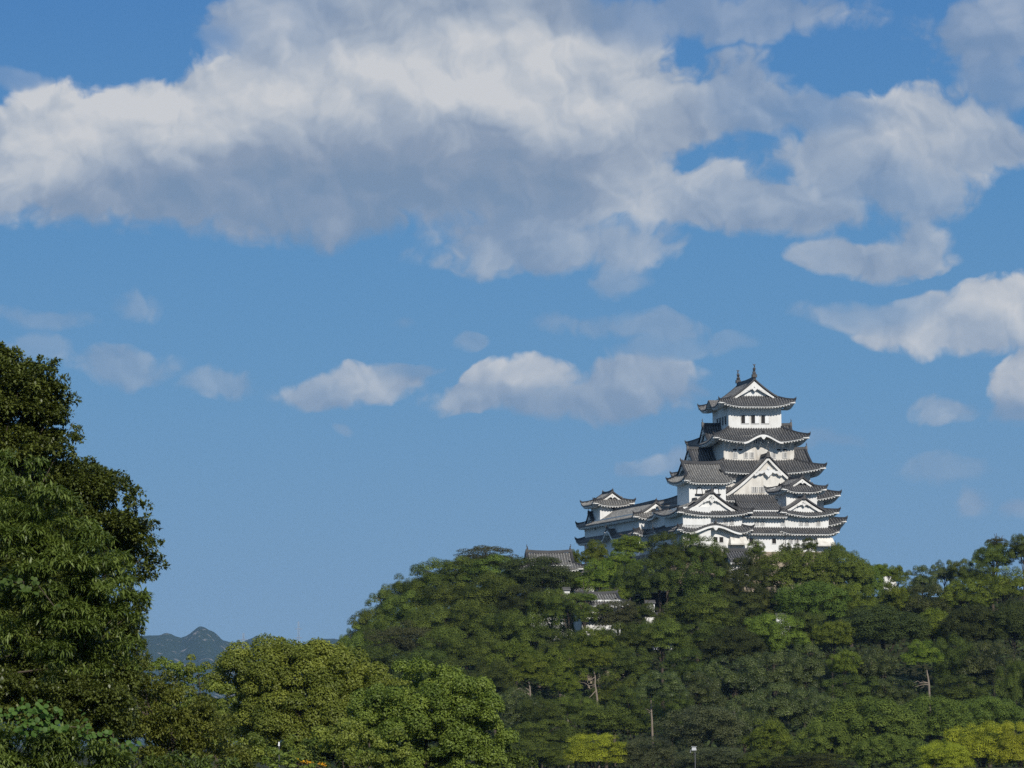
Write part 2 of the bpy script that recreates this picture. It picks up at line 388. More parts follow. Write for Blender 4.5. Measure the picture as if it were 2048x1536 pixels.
class MB:
    """collects faces; build() links them as one mesh object"""
    def __init__(s):
        s.v = []; s.f = []; s.M = Matrix(); s.rib = {}

    def add(s, vs, fs):
        b = len(s.v)
        s.v.extend([tuple(s.M @ Vector(p)) for p in vs])
        s.f.extend([tuple(b + i for i in f) for f in fs])

    def box(s, x0, x1, y0, y1, z0, z1):
        s.add([(x0, y0, z0), (x1, y0, z0), (x1, y1, z0), (x0, y1, z0), (x0, y0, z1), (x1, y0, z1), (x1, y1, z1), (x0, y1, z1)],
              [(0, 3, 2, 1), (4, 5, 6, 7), (0, 1, 5, 4), (1, 2, 6, 5), (2, 3, 7, 6), (3, 0, 4, 7)])

    def frustum(s, b, t, z0, z1):
        """b, t = (x0, x1, y0, y1) at z0 and z1"""
        P = [(r[i], r[j], z) for r, z in ((b, z0), (t, z1)) for i, j in ((0, 2), (1, 2), (1, 3), (0, 3))]
        s.add(P, [(0, 3, 2, 1), (4, 5, 6, 7), (0, 1, 5, 4), (1, 2, 6, 5), (2, 3, 7, 6), (3, 0, 4, 7)])

    def sweep(s, pts, w, h, w2=None):
        """box section swept along a line, its bottom centre on the points"""
        P = []
        n = len(pts)
        for i, p in enumerate(pts):
            a, b = Vector(pts[max(0, i - 1)]), Vector(pts[min(n - 1, i + 1)])
            d = (b - a); side = Vector((d.y, -d.x, 0))
            if side.length < 1e-6:
                side = Vector((1, 0, 0))
            side.normalize(); side *= w / 2
            p = Vector(p); u = Vector((0, 0, h)); k = 0.7
            P += [p - side, p + side, p + side * k + u, p - side * k + u]
        Fs = [(3, 2, 1, 0), tuple(4 * (n - 1) + i for i in range(4))]
        for i in range(n - 1):
            for j in range(4):
                k = (j + 1) % 4
                Fs.append((4 * i + j, 4 * i + k, 4 * i + 4 + k, 4 * i + 4 + j))
        s.add(P, Fs)

    def tube(s, pts, rad, sides=6):
        P = []; n = len(pts)
        for i, p in enumerate(pts):
            a, b = Vector(pts[max(0, i - 1)]), Vector(pts[min(n - 1, i + 1)])
            d = (b - a).normalized(); x = d.orthogonal().normalized() if abs(d.z) > 0.99 else d.cross(Vector((0, 0, 1))).normalized()
            y = d.cross(x); r = rad[i] if isinstance(rad, (list, tuple)) else rad
            P += [Vector(p) + (x * math.cos(2 * math.pi * k / sides) + y * math.sin(2 * math.pi * k / sides)) * r for k in range(sides)]
        Fs = [tuple(range(sides)), tuple(reversed(range(sides * (n - 1), sides * n)))]
        for i in range(n - 1):
            for j in range(sides):
                k = (j + 1) % sides
                Fs.append((sides * i + j, sides * (i + 1) + j, sides * (i + 1) + k, sides * i + k))
        s.add(P, Fs)

    def extrude(s, poly, y0, y1):
        """polygon in x, z extruded along y"""
        n = len(poly)
        P = [(x, y0, z) for x, z in poly] + [(x, y1, z) for x, z in poly]
        s.add(P, [tuple(range(n)), tuple(reversed(range(n, 2 * n)))] + [((i + 1) % n, i, n + i, n + (i + 1) % n) for i in range(n)])

    def build(s, name, mat, parent=None, zb=0.0):
        me = bpy.data.meshes.new(name)
        me.from_pydata([(x, y, z - zb) for x, y, z in s.v], [], s.f); me.update()
        me.materials.append(mat)
        if s.rib:
            w = np.zeros(len(s.v), dtype=np.float32); w[list(s.rib)] = list(s.rib.values())
            me.attributes.new('rib', 'FLOAT', 'POINT').data.foreach_set('value', w)
        o = bpy.data.objects.new(name, me); COL.objects.link(o)
        if parent is not None:
            o.parent = parent
        return o


def ss(x, a, b):
    t = min(1.0, max(0.0, (x - a) / (b - a))); return t * t * (3 - 2 * t)


# ------------------------------------------------------------------ terrain
RAMP_Y = [(-400, 0), (255, 0), (300, -4), (560, -6), (600, -7.5), (645, -8), (700, -0.5), (750, 7.5), (800, 18), (826, 24), (836, 27), (920, 27), (1000, 12), (1100, 0), (1300, -3), (60000, -3)]


def terrain(X, Y):
    for (a, za), (b, zb) in zip(RAMP_Y, RAMP_Y[1:]):
        if Y <= b:
            r = za + (zb - za) * max(0.0, (Y - a)) / (b - a); break
    if 560 < Y < 1300:
        lf = ss(-X, 6, 42); rf = ss(X, 150, 330)
        r = r - max(lf, rf) * (r + 6) if r > -6 else r
        r += 0.8 * math.sin(X * 0.11) * math.cos(Y * 0.07)
    return r


mb = MB()
ys = [-400, -100, 0, 60, 120, 180, 240, 255, 270, 285, 300, 400, 500] + [560 + 8 * i for i in range(56)] + [1020, 1060, 1100, 1200, 1300, 2000, 4000, 9000, 25000]
nx = 90
for j, Y in enumerate(ys):
    half = 260 if Y < 1300 else 260 + (Y - 1300) * 1.0
    for i in range(nx + 1):
        X = -half + 2 * half * i / nx
        mb.v.append((X, Y, terrain(X, Y)))
for j in range(len(ys) - 1):
    for i in range(nx):
        p = j * (nx + 1) + i
        mb.f.append((p, p + 1, p + nx + 2, p + nx + 1))
g = tag(mb.build('ground', M_GROUND), kind='structure')

# far mountains: ridge line read off against the sky, then a slope with spurs towards the viewer
RIDGE = [(-600, 1290), (-300, 1255), (0, 1280), (150, 1262), (255, 1268), (300, 1264), (330, 1268), (362, 1277), (385, 1260), (398, 1250), (412, 1246), (425, 1252), (440, 1266), (458, 1280), (485, 1284), (500, 1277), (513, 1271), (528, 1278),
         (560, 1290), (620, 1282), (655, 1275), (690, 1270), (740, 1274), (850, 1262), (1000, 1280), (1200, 1270), (1500, 1290), (1900, 1275), (2300, 1300), (2700, 1320)]
YM = 12000.0
rng = random.Random(4)


def ridge(px):
    for (a, za), (b, zb) in zip(RIDGE, RIDGE[1:]):
        if px <= b:
            return za + (zb - za) * (px - a) / (b - a)
    return 1320


mb = MB(); W = 700; D = 26
from mathutils import noise as mnoise
for j in range(D + 1):
    k = j / D
    for i in range(W + 1):
        px = -600 + 3300 * i / W
        p = at(px, ridge(px), YM)
        h = max(0.0, p.z + 3)
        n = mnoise.fractal(Vector((p.x * 0.00173, k * 1.6, 2.0)), 0.9, 2.1, 5)
        n2 = mnoise.fractal(Vector((p.x * 0.0086, k * 7, 5.0)), 0.9, 2.1, 4)
        q = 1 - k
        y = YM + 250 - k * 2000 + n * 510 * k
        z = -3 + h * (q ** 1.25) * (1 + 0.6 * n * math.sin(math.pi * q)) + (n2 * 14.5 * (0.2 + q))
        mb.v.append((p.x * (y / YM), y, z))
for j in range(D):
    for i in range(W):
        p = j * (W + 1) + i
        mb.f.append((p + 1, p, p + W + 1, p + W + 2))
mt = tag(mb.build('mountains', M_MOUNTAIN), kind='structure')
for p_ in mt.data.polygons:
    p_.use_smooth = True


# ------------------------------------------------------------------ castle kit
class Bld:
    """a building: an Empty at its base, parts in its own axes (x along the front, y into depth, z absolute)"""
    def __init__(s, name, label, cat, px, Y, yaw, zb, local=(0, 0), group=None):
        P = at(px, 1050, Y)
        s.c, s.s, s.zb = math.cos(yaw), math.sin(yaw), zb
        s.ox = P.x - (s.c * local[0] - s.s * local[1]); s.oy = P.y - (s.s * local[0] + s.c * local[1])
        s.e = empty(name, (s.ox, s.oy, zb), label, cat, group, yaw)

    def w(s, x, y):
        return s.ox + s.c * x - s.s * y, s.oy + s.s * x + s.c * y

    def z(s, x, y, py):
        X, Y = s.w(x, y); return z_at(X, Y, py)

    def x(s, px, y):
        """local x at depth y that shows at pixel column px (horizon independent enough)"""
        lo, hi = -200.0, 200.0
        for _ in range(50):
            m = (lo + hi) / 2; X, Y = s.w(m, y)
            d = Vector((X, Y, 33)); q = CX + F_PX * d.dot(rt) / d.dot(fw)
            lo, hi = (m, hi) if q < px else (lo, m)
        return lo

    def part(s, name, mb, mat, parent=None):
        return mb.build(name, mat, parent or s.e, s.zb)


PROFILE = [(-0.5, 0.0), (-0.26, 0.0), (-0.19, 0.12), (0.0, 0.17), (0.19, 0.12), (0.26, 0.0)]


def tile_panel(mb, H, p0, p1, qs, qe, swap=False, pitch=0.46, n=7, thick=0.2):
    """one face of a roof in rows of round tiles that run down the slope (p along the eave, q down the slope)"""
    cnt = max(2, round((p1 - p0) / pitch)); st = (p1 - p0) / cnt
    ps = [(p0 + st * (k + 0.5 + o), h) for k in range(cnt) for o, h in PROFILE] + [(p1, 0.0)]
    P = []; Fs = []; base = len(mb.v)
    for p, h in ps:
        a, b = qs(p), qe(p)
        for i in range(n + 1):
            q = a + (b - a) * i / n
            x, y = (q, p) if swap else (p, q)
            if h > 0.05:
                mb.rib[base + len(P)] = 1.0
            P.append((x, y, H(x, y) + h))
        x, y = (b, p) if swap else (p, b)
        P.append((x, y, H(x, y) - thick))
    m = n + 2
    for k in range(len(ps) - 1):
        for i in range(m - 1):
            Fs.append((k * m + i, k * m + i + 1, k * m + m + i + 1, k * m + m + i))
    mb.add(P, Fs)


def soffit(mb, H, a, b, ai, bi, drop=0.22, rise=0.55, sides='fblr'):
    """white underside between the eave and the wall, with rafter ends"""
    n = 28
    for sd in sides:
        L = a if sd in 'fb' else b
        P = []; Fs = []
        for i in range(n + 1):
            p = -L + 2 * L * i / n
            li = ai if sd in 'fb' else bi
            pi = max(-li, min(li, p))
            out_, in_ = (b, bi) if sd in 'fb' else (a, ai)
            sg = -1 if sd in 'fl' else 1
            e = (p, sg * out_) if sd in 'fb' else (sg * out_, p)
            e1 = (p * 0.99, sg * (out_ - 0.12)) if sd in 'fb' else (sg * (out_ - 0.12), p * 0.99)
            w = (pi, sg * (in_ - 0.05)) if sd in 'fb' else (sg * (in_ - 0.05), pi)
            z = H(*e) - drop
            P += [(e1[0], e1[1], z + 0.1), (e1[0], e1[1], z - 0.16), (w[0], w[1], z - 0.16 + rise)]
        for i in range(n):
            for j in range(2):
                Fs.append((3 * i + j, 3 * i + j + 1, 3 * i + 4 + j, 3 * i + 3 + j))
        mb.add(P, Fs)
        cnt = int(2 * L / 0.52)
        for k in range(cnt + 1):
            p = -L + 0.12 + (2 * L - 0.24) * k / cnt
            sg = -1 if sd in 'fl' else 1
            out_ = (b if sd in 'fb' else a)
            x, y = (p, sg * out_) if sd in 'fb' else (sg * out_, p)
            z = H(x, y) - drop - 0.16
            q0, q1 = sorted((sg * (out_ - 0.22), sg * (out_ - 1.2)))
            if sd in 'fb':
                mb.box(p - 0.12, p + 0.12, q0, q1, z - 0.17, z - 0.003)
            else:
                mb.box(q0, q1, p - 0.12, p + 0.12, z - 0.17, z - 0.003)


def oni(mb, x, y, z, dx, dy, s=1.0):
    """upturned end tile of a ridge, pointing along (dx, dy)"""
    d = Vector((dx, dy, 0)).normalized()
    pts = [Vector((x, y, z)) + d * a * s + Vector((0, 0, b * s)) for a, b in ((-0.25, 0.0), (0.1, 0.12), (0.3, 0.42), (0.34, 0.85))]
    mb.tube(pts, [0.28 * s, 0.26 * s, 0.17 * s, 0.05 * s], 6)
    mb.box(x - 0.2 * s, x + 0.2 * s, y - 0.2 * s, y + 0.2 * s, z - 0.1 * s, z + 0.45 * s)


def skirt(B, ai, bi, zi, ao, bo, ze, aw, bw, lift=0.9, arches=(), mat=None, sides='fblr', pitch=0.46, cx=0.0, cyy=0.0):
    """a tier of roof round a wall: inner rectangle ai x bi at zi, eave ao x bo at ze, walls below aw x bw"""
    T = Matrix.Translation((cx, cyy, 0))

    def H(x, y):
        d = max((abs(x) - ai) / (ao - ai), (abs(y) - bi) / (bo - bi)); d = min(1.0, max(0.0, d))
        t = 1 - d
        z = ze + (zi - ze) * (0.72 * t + 0.28 * t * t)
        ex, ey = (ao - abs(x)) / (ao - ai), (bo - abs(y)) / (bo - bi)
        c = max(0.0, 1 - max(ex, ey) / 1.7); z += lift * c * c
        for (sd, c0, hw, hh) in arches:
            p = x if sd in 'fb' else y
            ok = (sd == 'f' and y < 0 and -y / bo > abs(x) / ao * 0.6) or (sd == 'l' and x < 0) or (sd == 'r' and x > 0)
            u = abs(p - c0) / hw
            if ok and u < 1:
                z = max(z, ze + hh * (0.5 + 0.5 * math.cos(math.pi * u)) ** 0.9)
        return z
    mb = MB(); mb.M = T
    for sd in sides:
        if sd in 'fb':
            sg = -1 if sd == 'f' else 1
            tile_panel(mb, H, -ao, ao, lambda p: sg * (bi + (bo - bi) * max(0, abs(p) - ai) / (ao - ai)), lambda p: sg * bo, False, pitch)
        else:
            sg = -1 if sd == 'l' else 1
            tile_panel(mb, H, -bo, bo, lambda p: sg * (ai + (ao - ai) * max(0, abs(p) - bi) / (bo - bi)), lambda p: sg * ao, True, pitch)
    rf = B.part('roof', mb, mat or M_TILE)
    mb = MB(); mb.M = T; soffit(mb, H, ao, bo, aw, bw, sides=sides)
    B.part('eave_soffit', mb, M_TRIM, rf)
    for sx in (-1, 1):
        for sy in (-1, 1):
            mb = MB(); mb.M = T
            if ('l' if sx < 0 else 'r') in sides and ('f' if sy < 0 else 'b') in sides:
                pts = []
                for i in range(9):
                    k = i / 8; x, y = sx * (ai + (ao - ai) * k), sy * (bi + (bo - bi) * k)
                    pts.append((x, y, H(x, y) - 0.02))
                mb.sweep(pts, 0.42, 0.34)
                oni(mb, sx * ao * 0.995, sy * bo * 0.995, H(sx * ao, sy * bo) + 0.15, sx, sy, 0.62)
                B.part('hip_ridge', mb, M_TILE_DARK, rf)
    for (sd, c0, hw, hh) in arches:
        # white cusped board under the arched eave with a small pendant
        mb = MB(); mb.M = T; sg = -1 if sd in 'fl' else 1
        P = []; n = 26
        for i in range(n + 1):
            u = -1.0 + 2.0 * i / n; p = c0 + u * hw
            o_ = (bo if sd in 'fb' else ao)
            x, y = (p, sg * (o_ - 0.06)) if sd in 'fb' else (sg * (o_ - 0.06), p)
            P.append((x, y, H(*((p, sg * o_) if sd in 'fb' else (sg * o_, p))) - 0.62))
        mb.sweep(P, 0.16, 0.30)
        i = n // 2; x, y, z = P[i]
        mb.frustum((x - 0.12, x + 0.12, y - 0.12, y + 0.12), (x - 0.55, x + 0.55, y - 0.13, y + 0.13), z - 0.5, z + 0.05)
        B.part('arched_board', mb, M_TRIM, rf)
        mb = MB(); mb.M = T
        o_ = (bo if sd in 'fb' else ao)
        q = sg * (o_ - 0.1)
        zt = H(*((c0, sg * o_) if sd in 'fb' else (sg * o_, c0)))
        if sd in 'fb':
            oni(mb, c0, q, zt + 0.1, 0, sg, 0.8)
        else:
            oni(mb, q, c0, zt + 0.1, sg, 0, 0.8)
        B.part('arch_ridge_end', mb, M_ORN, rf)
    return rf, H


FACE = {'f': Matrix(), 'l': Matrix.Rotation(R(-90), 4, 'Z'), 'r': Matrix.Rotation(R(90), 4, 'Z'), 'b': Matrix.Rotation(R(180), 4, 'Z')}


def gprof(t):
    return 0.66 * t + 0.34 * t * t


def pendant(mb, x, y, z, s, wings=True):
    """carved gable pendant: a rounded heart under a boss, with scrolled wings"""
    pts = [(0, -1.05), (0.16, -0.82), (0.42, -0.62), (0.52, -0.35), (0.40, -0.08), (0.2, 0.06), (0.16, 0.3), (0, 0.42)]
    poly = [(x + a * s, z + b * s) for a, b in pts] + [(x - a * s, z + b * s) for a, b in reversed(pts[1:-1])]
    mb.extrude(poly, y - 0.16, y + 0.06)
    mb.extrude([(x + 0.17 * s * math.cos(k * math.pi / 4), z + (0.12 + 0.17 * math.sin(k * math.pi / 4)) * s) for k in range(8)], y - 0.3, y - 0.16)
    if wings:
        for sg in (-1, 1):
            w = [(0.35, -0.05), (0.75, 0.0), (1.0, -0.22), (1.35, -0.2), (1.6, -0.5), (1.95, -0.62), (1.75, -0.85), (1.4, -0.72), (1.2, -0.52), (0.85, -0.55), (0.6, -0.4), (0.42, -0.42)]
            poly = [(x + sg * a * s, z + b * s) for a, b in w]
            mb.extrude(poly if sg > 0 else list(reversed(poly)), y - 0.1, y + 0.04)


def gable(B, face, c, q, z0, hw, hh, depth, cx=0.0, cyy=0.0, ov=0.55, orn=1.0, mat=None, wall=None, wins=0, pend=0.8, finial=0.8, thick=0.55):
    """dormer gable facing one way: plastered triangle, barge boards, tiled slopes, ridge"""
    T = Matrix.Translation((cx, cyy, 0)) @ FACE[face]
    hwr, hhr = hw * 1.10, hh * 1.10

    def H(x, y):
        t = 1 - abs(x - c) / hwr
        z = z0 - 0.1 * hh + hhr * gprof(max(0, t)) + (0.0 if t >= 0 else t * 0.3)
        return z
    mb = MB(); mb.M = T
    n = 24
    poly = [(c - hw, z0 - 0.4)] + [(c - hw + 2 * hw * i / n, H(c - hw + 2 * hw * i / n, 0) - 0.4) for i in range(n + 1)] + [(c + hw, z0 - 0.4)]
    mb.extrude(poly, -q, -q + 0.3)
    gb = B.part('gable', mb, wall or M_PLASTER)
    mb = MB(); mb.M = T
    y0, y1 = -q - ov, -q + depth
    for sg in (-1, 1):
        tile_panel(mb, H, y0, y1, lambda p: c, lambda p: c + sg * hwr, True, 0.46, 8, 0.25)
    B.part('gable_roof', mb, mat or M_TILE, gb)
    mb = MB(); mb.M = T
    prof = [(c + hwr * u, y0 + 0.14, H(c + hwr * u, 0)) for u in [-1 + 2 * i / 28 for i in range(29)]]
    top = hhr * 0.30

    def tk(x):
        return 0.42 + (top - 0.42) * max(0, 1 - abs(x - c) / hwr) ** 1.6
    for sgn in (-1, 1):
        half = [p for p in prof if sgn * (p[0] - c) >= -1e-6]
        half.sort(key=lambda p: abs(p[0] - c))
        nn = len(half)
        for i in range(nn - 1):
            (xa, ya, za), (xb, yb, zb) = half[i], half[i + 1]
            # barge board: deep at the foot, a step behind the verge tiles
            mb.add([(xa, ya, za - 0.20), (xb, ya, zb - 0.20), (xb, ya, zb - 0.20 - thick), (xa, ya, za - 0.20 - thick),
                    (xa, ya + 0.2, za - 0.20), (xb, ya + 0.2, zb - 0.20), (xb, ya + 0.2, zb - 0.20 - thick), (xa, ya + 0.2, za - 0.20 - thick)],
                   [(0, 1, 2, 3), (7, 6, 5, 4), (3, 2, 6, 7), (0, 4, 5, 1)])
    B.part('bargeboard', mb, M_TRIM, gb)
    mb = MB(); mb.M = T
    for sgn in (-1, 1):
        half = [(p[0], y0 + 0.12, p[2] + 0.03) for p in prof if sgn * (p[0] - c) >= -1e-6]
        half.sort(key=lambda p: abs(p[0] - c))
        mb.sweep(half, 0.5, 0.3)
    zr = H(c, 0)
    mb.sweep([(c, y0 - 0.1, zr + 0.02), (c, (y0 + y1) / 2, zr - 0.02), (c, y1, zr)], 0.55 * orn, 0.55 * orn)
    B.part('gable_ridge', mb, M_TILE_DARK, gb)
    mb = MB(); mb.M = T
    mb.frustum((c - 0.4 * orn, c + 0.4 * orn, y0 - 0.22, y0 + 0.15), (c - 0.2 * orn, c + 0.2 * orn, y0 - 0.2, y0 + 0.1), zr - 0.25, zr + 0.75 * orn)
    mb.tube([(c, y0 - 0.02, zr + 0.6 * orn), (c, y0 - 0.1, zr + (0.6 + 0.5 * finial) * orn), (c, y0 - 0.02, zr + (0.6 + 1.1 * finial) * orn)], [0.17 * orn, 0.13 * orn, 0.03], 6)
    B.part('ridge_end_tile', mb, M_ORN, gb)
    if pend:
        mb = MB(); mb.M = T
        pendant(mb, c, y0 + 0.1, zr - 0.1 - top - 0.1 * pend, pend, True)
        B.part('gable_pendant', mb, M_TRIM, gb)
    return gb


def shachi(mb, x, y, z, h, face):
    """roof fish standing on its head, tail in the air"""
    pts = [(0, 0.0), (0.10, 0.22), (0.06, 0.45), (-0.06, 0.66), (-0.10, 0.84), (0.0, 1.0)]
    mb.box(x - 0.2 * h, x + 0.2 * h, y - 0.22 * h, y + 0.22 * h, z - 0.25 * h, z + 0.02 * h)
    mb.tube([(x, y + face * a * h, z + b * h * 0.86) for a, b in pts], [0.15 * h, 0.165 * h, 0.135 * h, 0.095 * h, 0.06 * h, 0.02 * h], 8)
    for a, b, w, l in ((-0.02, 0.80, 0.15, 0.24), (0.06, 0.48, 0.19, 0.14), (0.1, 0.22, 0.22, 0.12)):
        zc = z + b * h * 0.86; yc = y + face * a * h
        for sg in (-1, 1):
            mb.add([(x, yc - 0.03, zc), (x, yc + 0.03, zc), (x + sg * w * h, yc + 0.03, zc + l * h), (x + sg * w * h, yc - 0.03, zc + l * h), (x, yc, zc + l * 0.7 * h)],
                   [(0, 1, 2, 3), (0, 3, 4), (1, 4, 2), (3, 2, 4), (0, 4, 1)])


def irimoya(B, M_, a, b, zeave, zr, g, hs, aw, bw, lift=0.8, orn=0.8, mat=None, fish=0.0, pend=0.6, arches=(), pitch=0.46, thick=0.45, sides='fblr'):
    """hip-and-gable roof, ridge along its own y, gables towards -y and +y (M_ turns and places it)"""
    rise = zr - zeave

    def P(t):
        return 0.60 * t + 0.40 * t * t

    def Pinv(v):
        lo, hi = 0.0, 1.0
        for _ in range(40):
            m = (lo + hi) / 2
            lo, hi = (m, hi) if P(m) < v else (lo, m)
        return lo
    xg = a * (1 - Pinv(hs / rise))

    def zs(x):
        return zeave + rise * P(max(0.0, 1 - abs(x) / a))

    def zf(y):
        t = (b - abs(y)) / (b - g)
        return zeave + hs * (0.8 * t + 0.2 * t * t)

    def H(x, y):
        z = zs(x)
        if abs(y) > g - 0.9:
            z = min(z, zf(y)) if abs(y) > g else z
        ex, ey = (a - abs(x)) / (a - xg), (b - abs(y)) / (b - g)
        c = max(0.0, 1 - max(ex, ey) / 1.9); z += lift * c * c
        for (sd, c0, w_, h_) in arches:
            u = abs(y - c0) / w_
            if ((sd == 'l' and x < 0) or (sd == 'r' and x > 0)) and u < 1:
                z = max(z, zeave + h_ * (0.5 + 0.5 * math.cos(math.pi * u)))
        return z

    def Hf(x, y):
        ex, ey = (a - abs(x)) / (a - xg), (b - abs(y)) / (b - g)
        c = max(0.0, 1 - max(ex, ey) / 1.9)
        return zf(y) + lift * c * c
    mb = MB(); mb.M = M_

    def hipx(y):
        if abs(y) <= g:
            return 0.0
        v = min(1.0, (zf(y) - zeave) / rise)
        return a * (1 - Pinv(v))

    def hipy(x):
        if abs(x) <= xg:
            return g - 0.75
        v = (zs(x) - zeave) / hs
        lo, hi = 0.0, 1.0
        for _ in range(30):
            m = (lo + hi) / 2
            lo, hi = (m, hi) if 0.8 * m + 0.2 * m * m < v else (lo, m)
        return b - (b - g) * lo
    for sg in (-1, 1):
        tile_panel(mb, H, -b, b, lambda p: sg * hipx(p), lambda p: sg * a, True, pitch, 9)
        tile_panel(mb, Hf, -a, a, lambda p: sg * hipy(p), lambda p: sg * b, False, pitch, 5)
    rf = B.part('roof', mb, mat or M_TILE)
    mb = MB(); mb.M = M_; soffit(mb, H, a, b, aw, bw)
    B.part('eave_soffit', mb, M_TRIM, rf)
    for sx in (-1, 1):
        for sy in (-1, 1):
            mb = MB(); mb.M = M_
            pts = []
            for i in range(8):
                k = i / 7; y = g + (b - g) * k; x = hipx(y + 1e-4) if i else xg
                pts.append((sx * x, sy * y, H(x, y) - 0.02))
            mb.sweep(pts, 0.4, 0.3)
            oni(mb, sx * a * 0.99, sy * b * 0.99, H(a, b) + 0.12, sx, sy, 0.6)
            half = [(sx * xg * i / 12, sy * (g + 0.02), zs(xg * i / 12) + 0.05) for i in range(13)]
            mb.sweep(half, 0.55, 0.3)
            B.part('hip_ridge', mb, M_TILE_DARK, rf)
    mb = MB(); mb.M = M_
    mb.sweep([(0, -g - 0.15, zr + 0.12), (0, -g * 0.5, zr - 0.02), (0, 0, zr - 0.08), (0, g * 0.5, zr - 0.02), (0, g + 0.15, zr + 0.12)], 0.62 * max(orn, 0.75), 0.75 * orn)
    B.part('main_ridge', mb, M_TILE_DARK, rf)
    top = (rise - hs) * 0.34

    def tk(x):
        return 0.30 + (top - 0.30) * max(0, 1 - abs(x) / xg) ** 1.5
    for sy in (-1, 1):
        mb = MB(); mb.M = M_
        n = 20
        poly = [(-xg, zeave + hs - 0.4)] + [(-xg + 2 * xg * i / n, zs(-xg + 2 * xg * i / n) - 0.05) for i in range(n + 1)] + [(xg, zeave + hs - 0.4)]
        ya, yb = sorted((sy * (g - 0.6), sy * (g - 0.85)))
        mb.extrude(poly, ya, yb)
        gb = B.part('gable', mb, M_PLASTER)
        mb = MB(); mb.M = M_
        for sx in (-1, 1):
            for i in range(14):
                x0, x1 = xg * i / 14 * sx, xg * (i + 1) / 14 * sx
                z0, z1 = zs(x0) - 0.12, zs(x1) - 0.12
                ya, yb = sy * (g + 0.02), sy * (g - 0.2)
                mb.add([(x0, ya, z0), (x1, ya, z1), (x1, ya, z1 - tk(x1)), (x0, ya, z0 - tk(x0)), (x0, yb, z0), (x1, yb, z1), (x1, yb, z1 - tk(x1)), (x0, yb, z0 - tk(x0))],
                       [(0, 1, 2, 3), (7, 6, 5, 4), (3, 2, 6, 7), (0, 4, 5, 1)])
        B.part('bargeboard', mb, M_TRIM, gb)
        if pend:
            mb = MB(); mb.M = M_ @ (Matrix() if sy < 0 else Matrix.Rotation(math.pi, 4, 'Z'))
            pendant(mb, 0, -(g - 0.02), zr - 0.1 - top - 0.05 * pend, pend, True)
            B.part('gable_pendant', mb, M_TRIM, gb)
        mb = MB(); mb.M = M_
        if fish:
            shachi(mb, 0, sy * (g - 0.1), zr + 0.75 * orn + 0.2 * fish, fish, -sy)
            B.part('roof_fish', mb, M_ORN, rf)
        else:
            oni(mb, 0, sy * (g + 0.1), zr + 0.55 * orn, 0, sy, 1.1 * orn)
            B.part('ridge_end_tile', mb, M_ORN, rf)
    return rf, H


def wall(B, x0, x1, y0, y1, z0, z1, mat=None, batter=0.0, name='wall'):
    mb = MB(); mb.frustum((x0 - batter, x1 + batter, y0 - batter, y1 + batter), (x0, x1, y0, y1), z0, z1)
    return B.part(name, mb, mat or M_PLASTER)


def window(B, side, p, q, z0, z1, w, bars=0, mode='bars'):
    """window on a wall: flat panel coloured as the shaded opening, frame, and white bars or a sliding shutter. side f (front, plane y=q) or l (left, plane x=q)"""
    T = Matrix.Translation((p, q, 0)) if side == 'f' else Matrix.Translation((q, p, 0)) @ FACE['l']
    mb = MB(); mb.M = T; mb.box(-w / 2, w / 2, -0.03, 0.05, z0, z1)
    wn = B.part('window', mb, M_LATTICE if bars > 2 and z1 < 58 and B is not K else M_DARK_RECESS_WOOD)
    mb = MB(); mb.M = T
    t = 0.07
    mb.box(-w / 2 - t, -w / 2, -0.07, 0.05, z0 - t, z1 + t); mb.box(w / 2, w / 2 + t, -0.07, 0.05, z0 - t, z1 + t)
    mb.box(-w / 2, w / 2, -0.07, 0.05, z1, z1 + t); mb.box(-w / 2, w / 2, -0.09, 0.05, z0 - t, z0)
    B.part('window_frame', mb, M_TRIM, wn)
    if bars:
        mb = MB(); mb.M = T
        for k in range(bars):
            x = -w / 2 + w * (k + 0.5) / bars
            mb.box(x - w / bars * 0.24, x + w / bars * 0.24, -0.06, -0.035, z0, z1)
        B.part('window_bars', mb, M_TRIM, wn)
    if mode == 'shutter':
        mb = MB(); mb.M = T; mb.box(-0.02, w / 2 - 0.02, -0.065, -0.034, z0 + 0.04, z1 - 0.04)
        B.part('shutter', mb, M_WHITEPAINT, wn)
    return wn


# ------------------------------------------------------------------ the great keep
K = Bld('castle_keep', 'tall white five-tiered castle keep with grey tiled roofs, highest of the towers', 'castle', 1496, 850, R(9.6), 26.0)
W6, W5, W3, W2, W1 = (4.85, 6.9), (6.45, 9.85), (8.9, 11.8), (10.8, 13.9), (11.6, 14.7)
zE6 = K.z(0, -9.1, 810); zR6 = K.z(0, -6.6, 761); zG6 = K.z(0, -7.0, 797)
zE5, zI5 = K.z(0, -12.25, 881), K.z(0, -6.9, 857)
zE3, zI3 = K.z(0, -14.2, 943), K.z(0, -9.85, 921)
zE2, zI2 = K.z(0, -16.4, 998), K.z(0, -11.8, 974)
zE1, zI1 = K.z(0, -17.3, 1050), K.z(0, -13.9, 1034)
wall(K, -W6[0], W6[0], -W6[1], W6[1], zI5 - 1.2, zE6 + 0.9, M_PLASTER)
wall(K, -W5[0], W5[0], -W5[1], W5[1], zI3 - 1.0, zE5 + 1.0, M_OLDPLASTER)
wall(K, -W3[0], W3[0], -W3[1], W3[1], zI2 - 1.0, zE3 + 0.9, M_OLDPLASTER)
wall(K, -W2[0], W2[0], -W2[1], W2[1], zI1 - 1.0, zE2 + 0.9)
wall(K, -W1[0], W1[0], -W1[1], W1[1], 34.4, zE1 + 0.9)
wall(K, -W1[0] - 0.2, W1[0] + 0.2, -W1[1] - 0.2, W1[1] + 0.2, 26.0, 34.4, M_STONE, 3.2, 'stone_base')
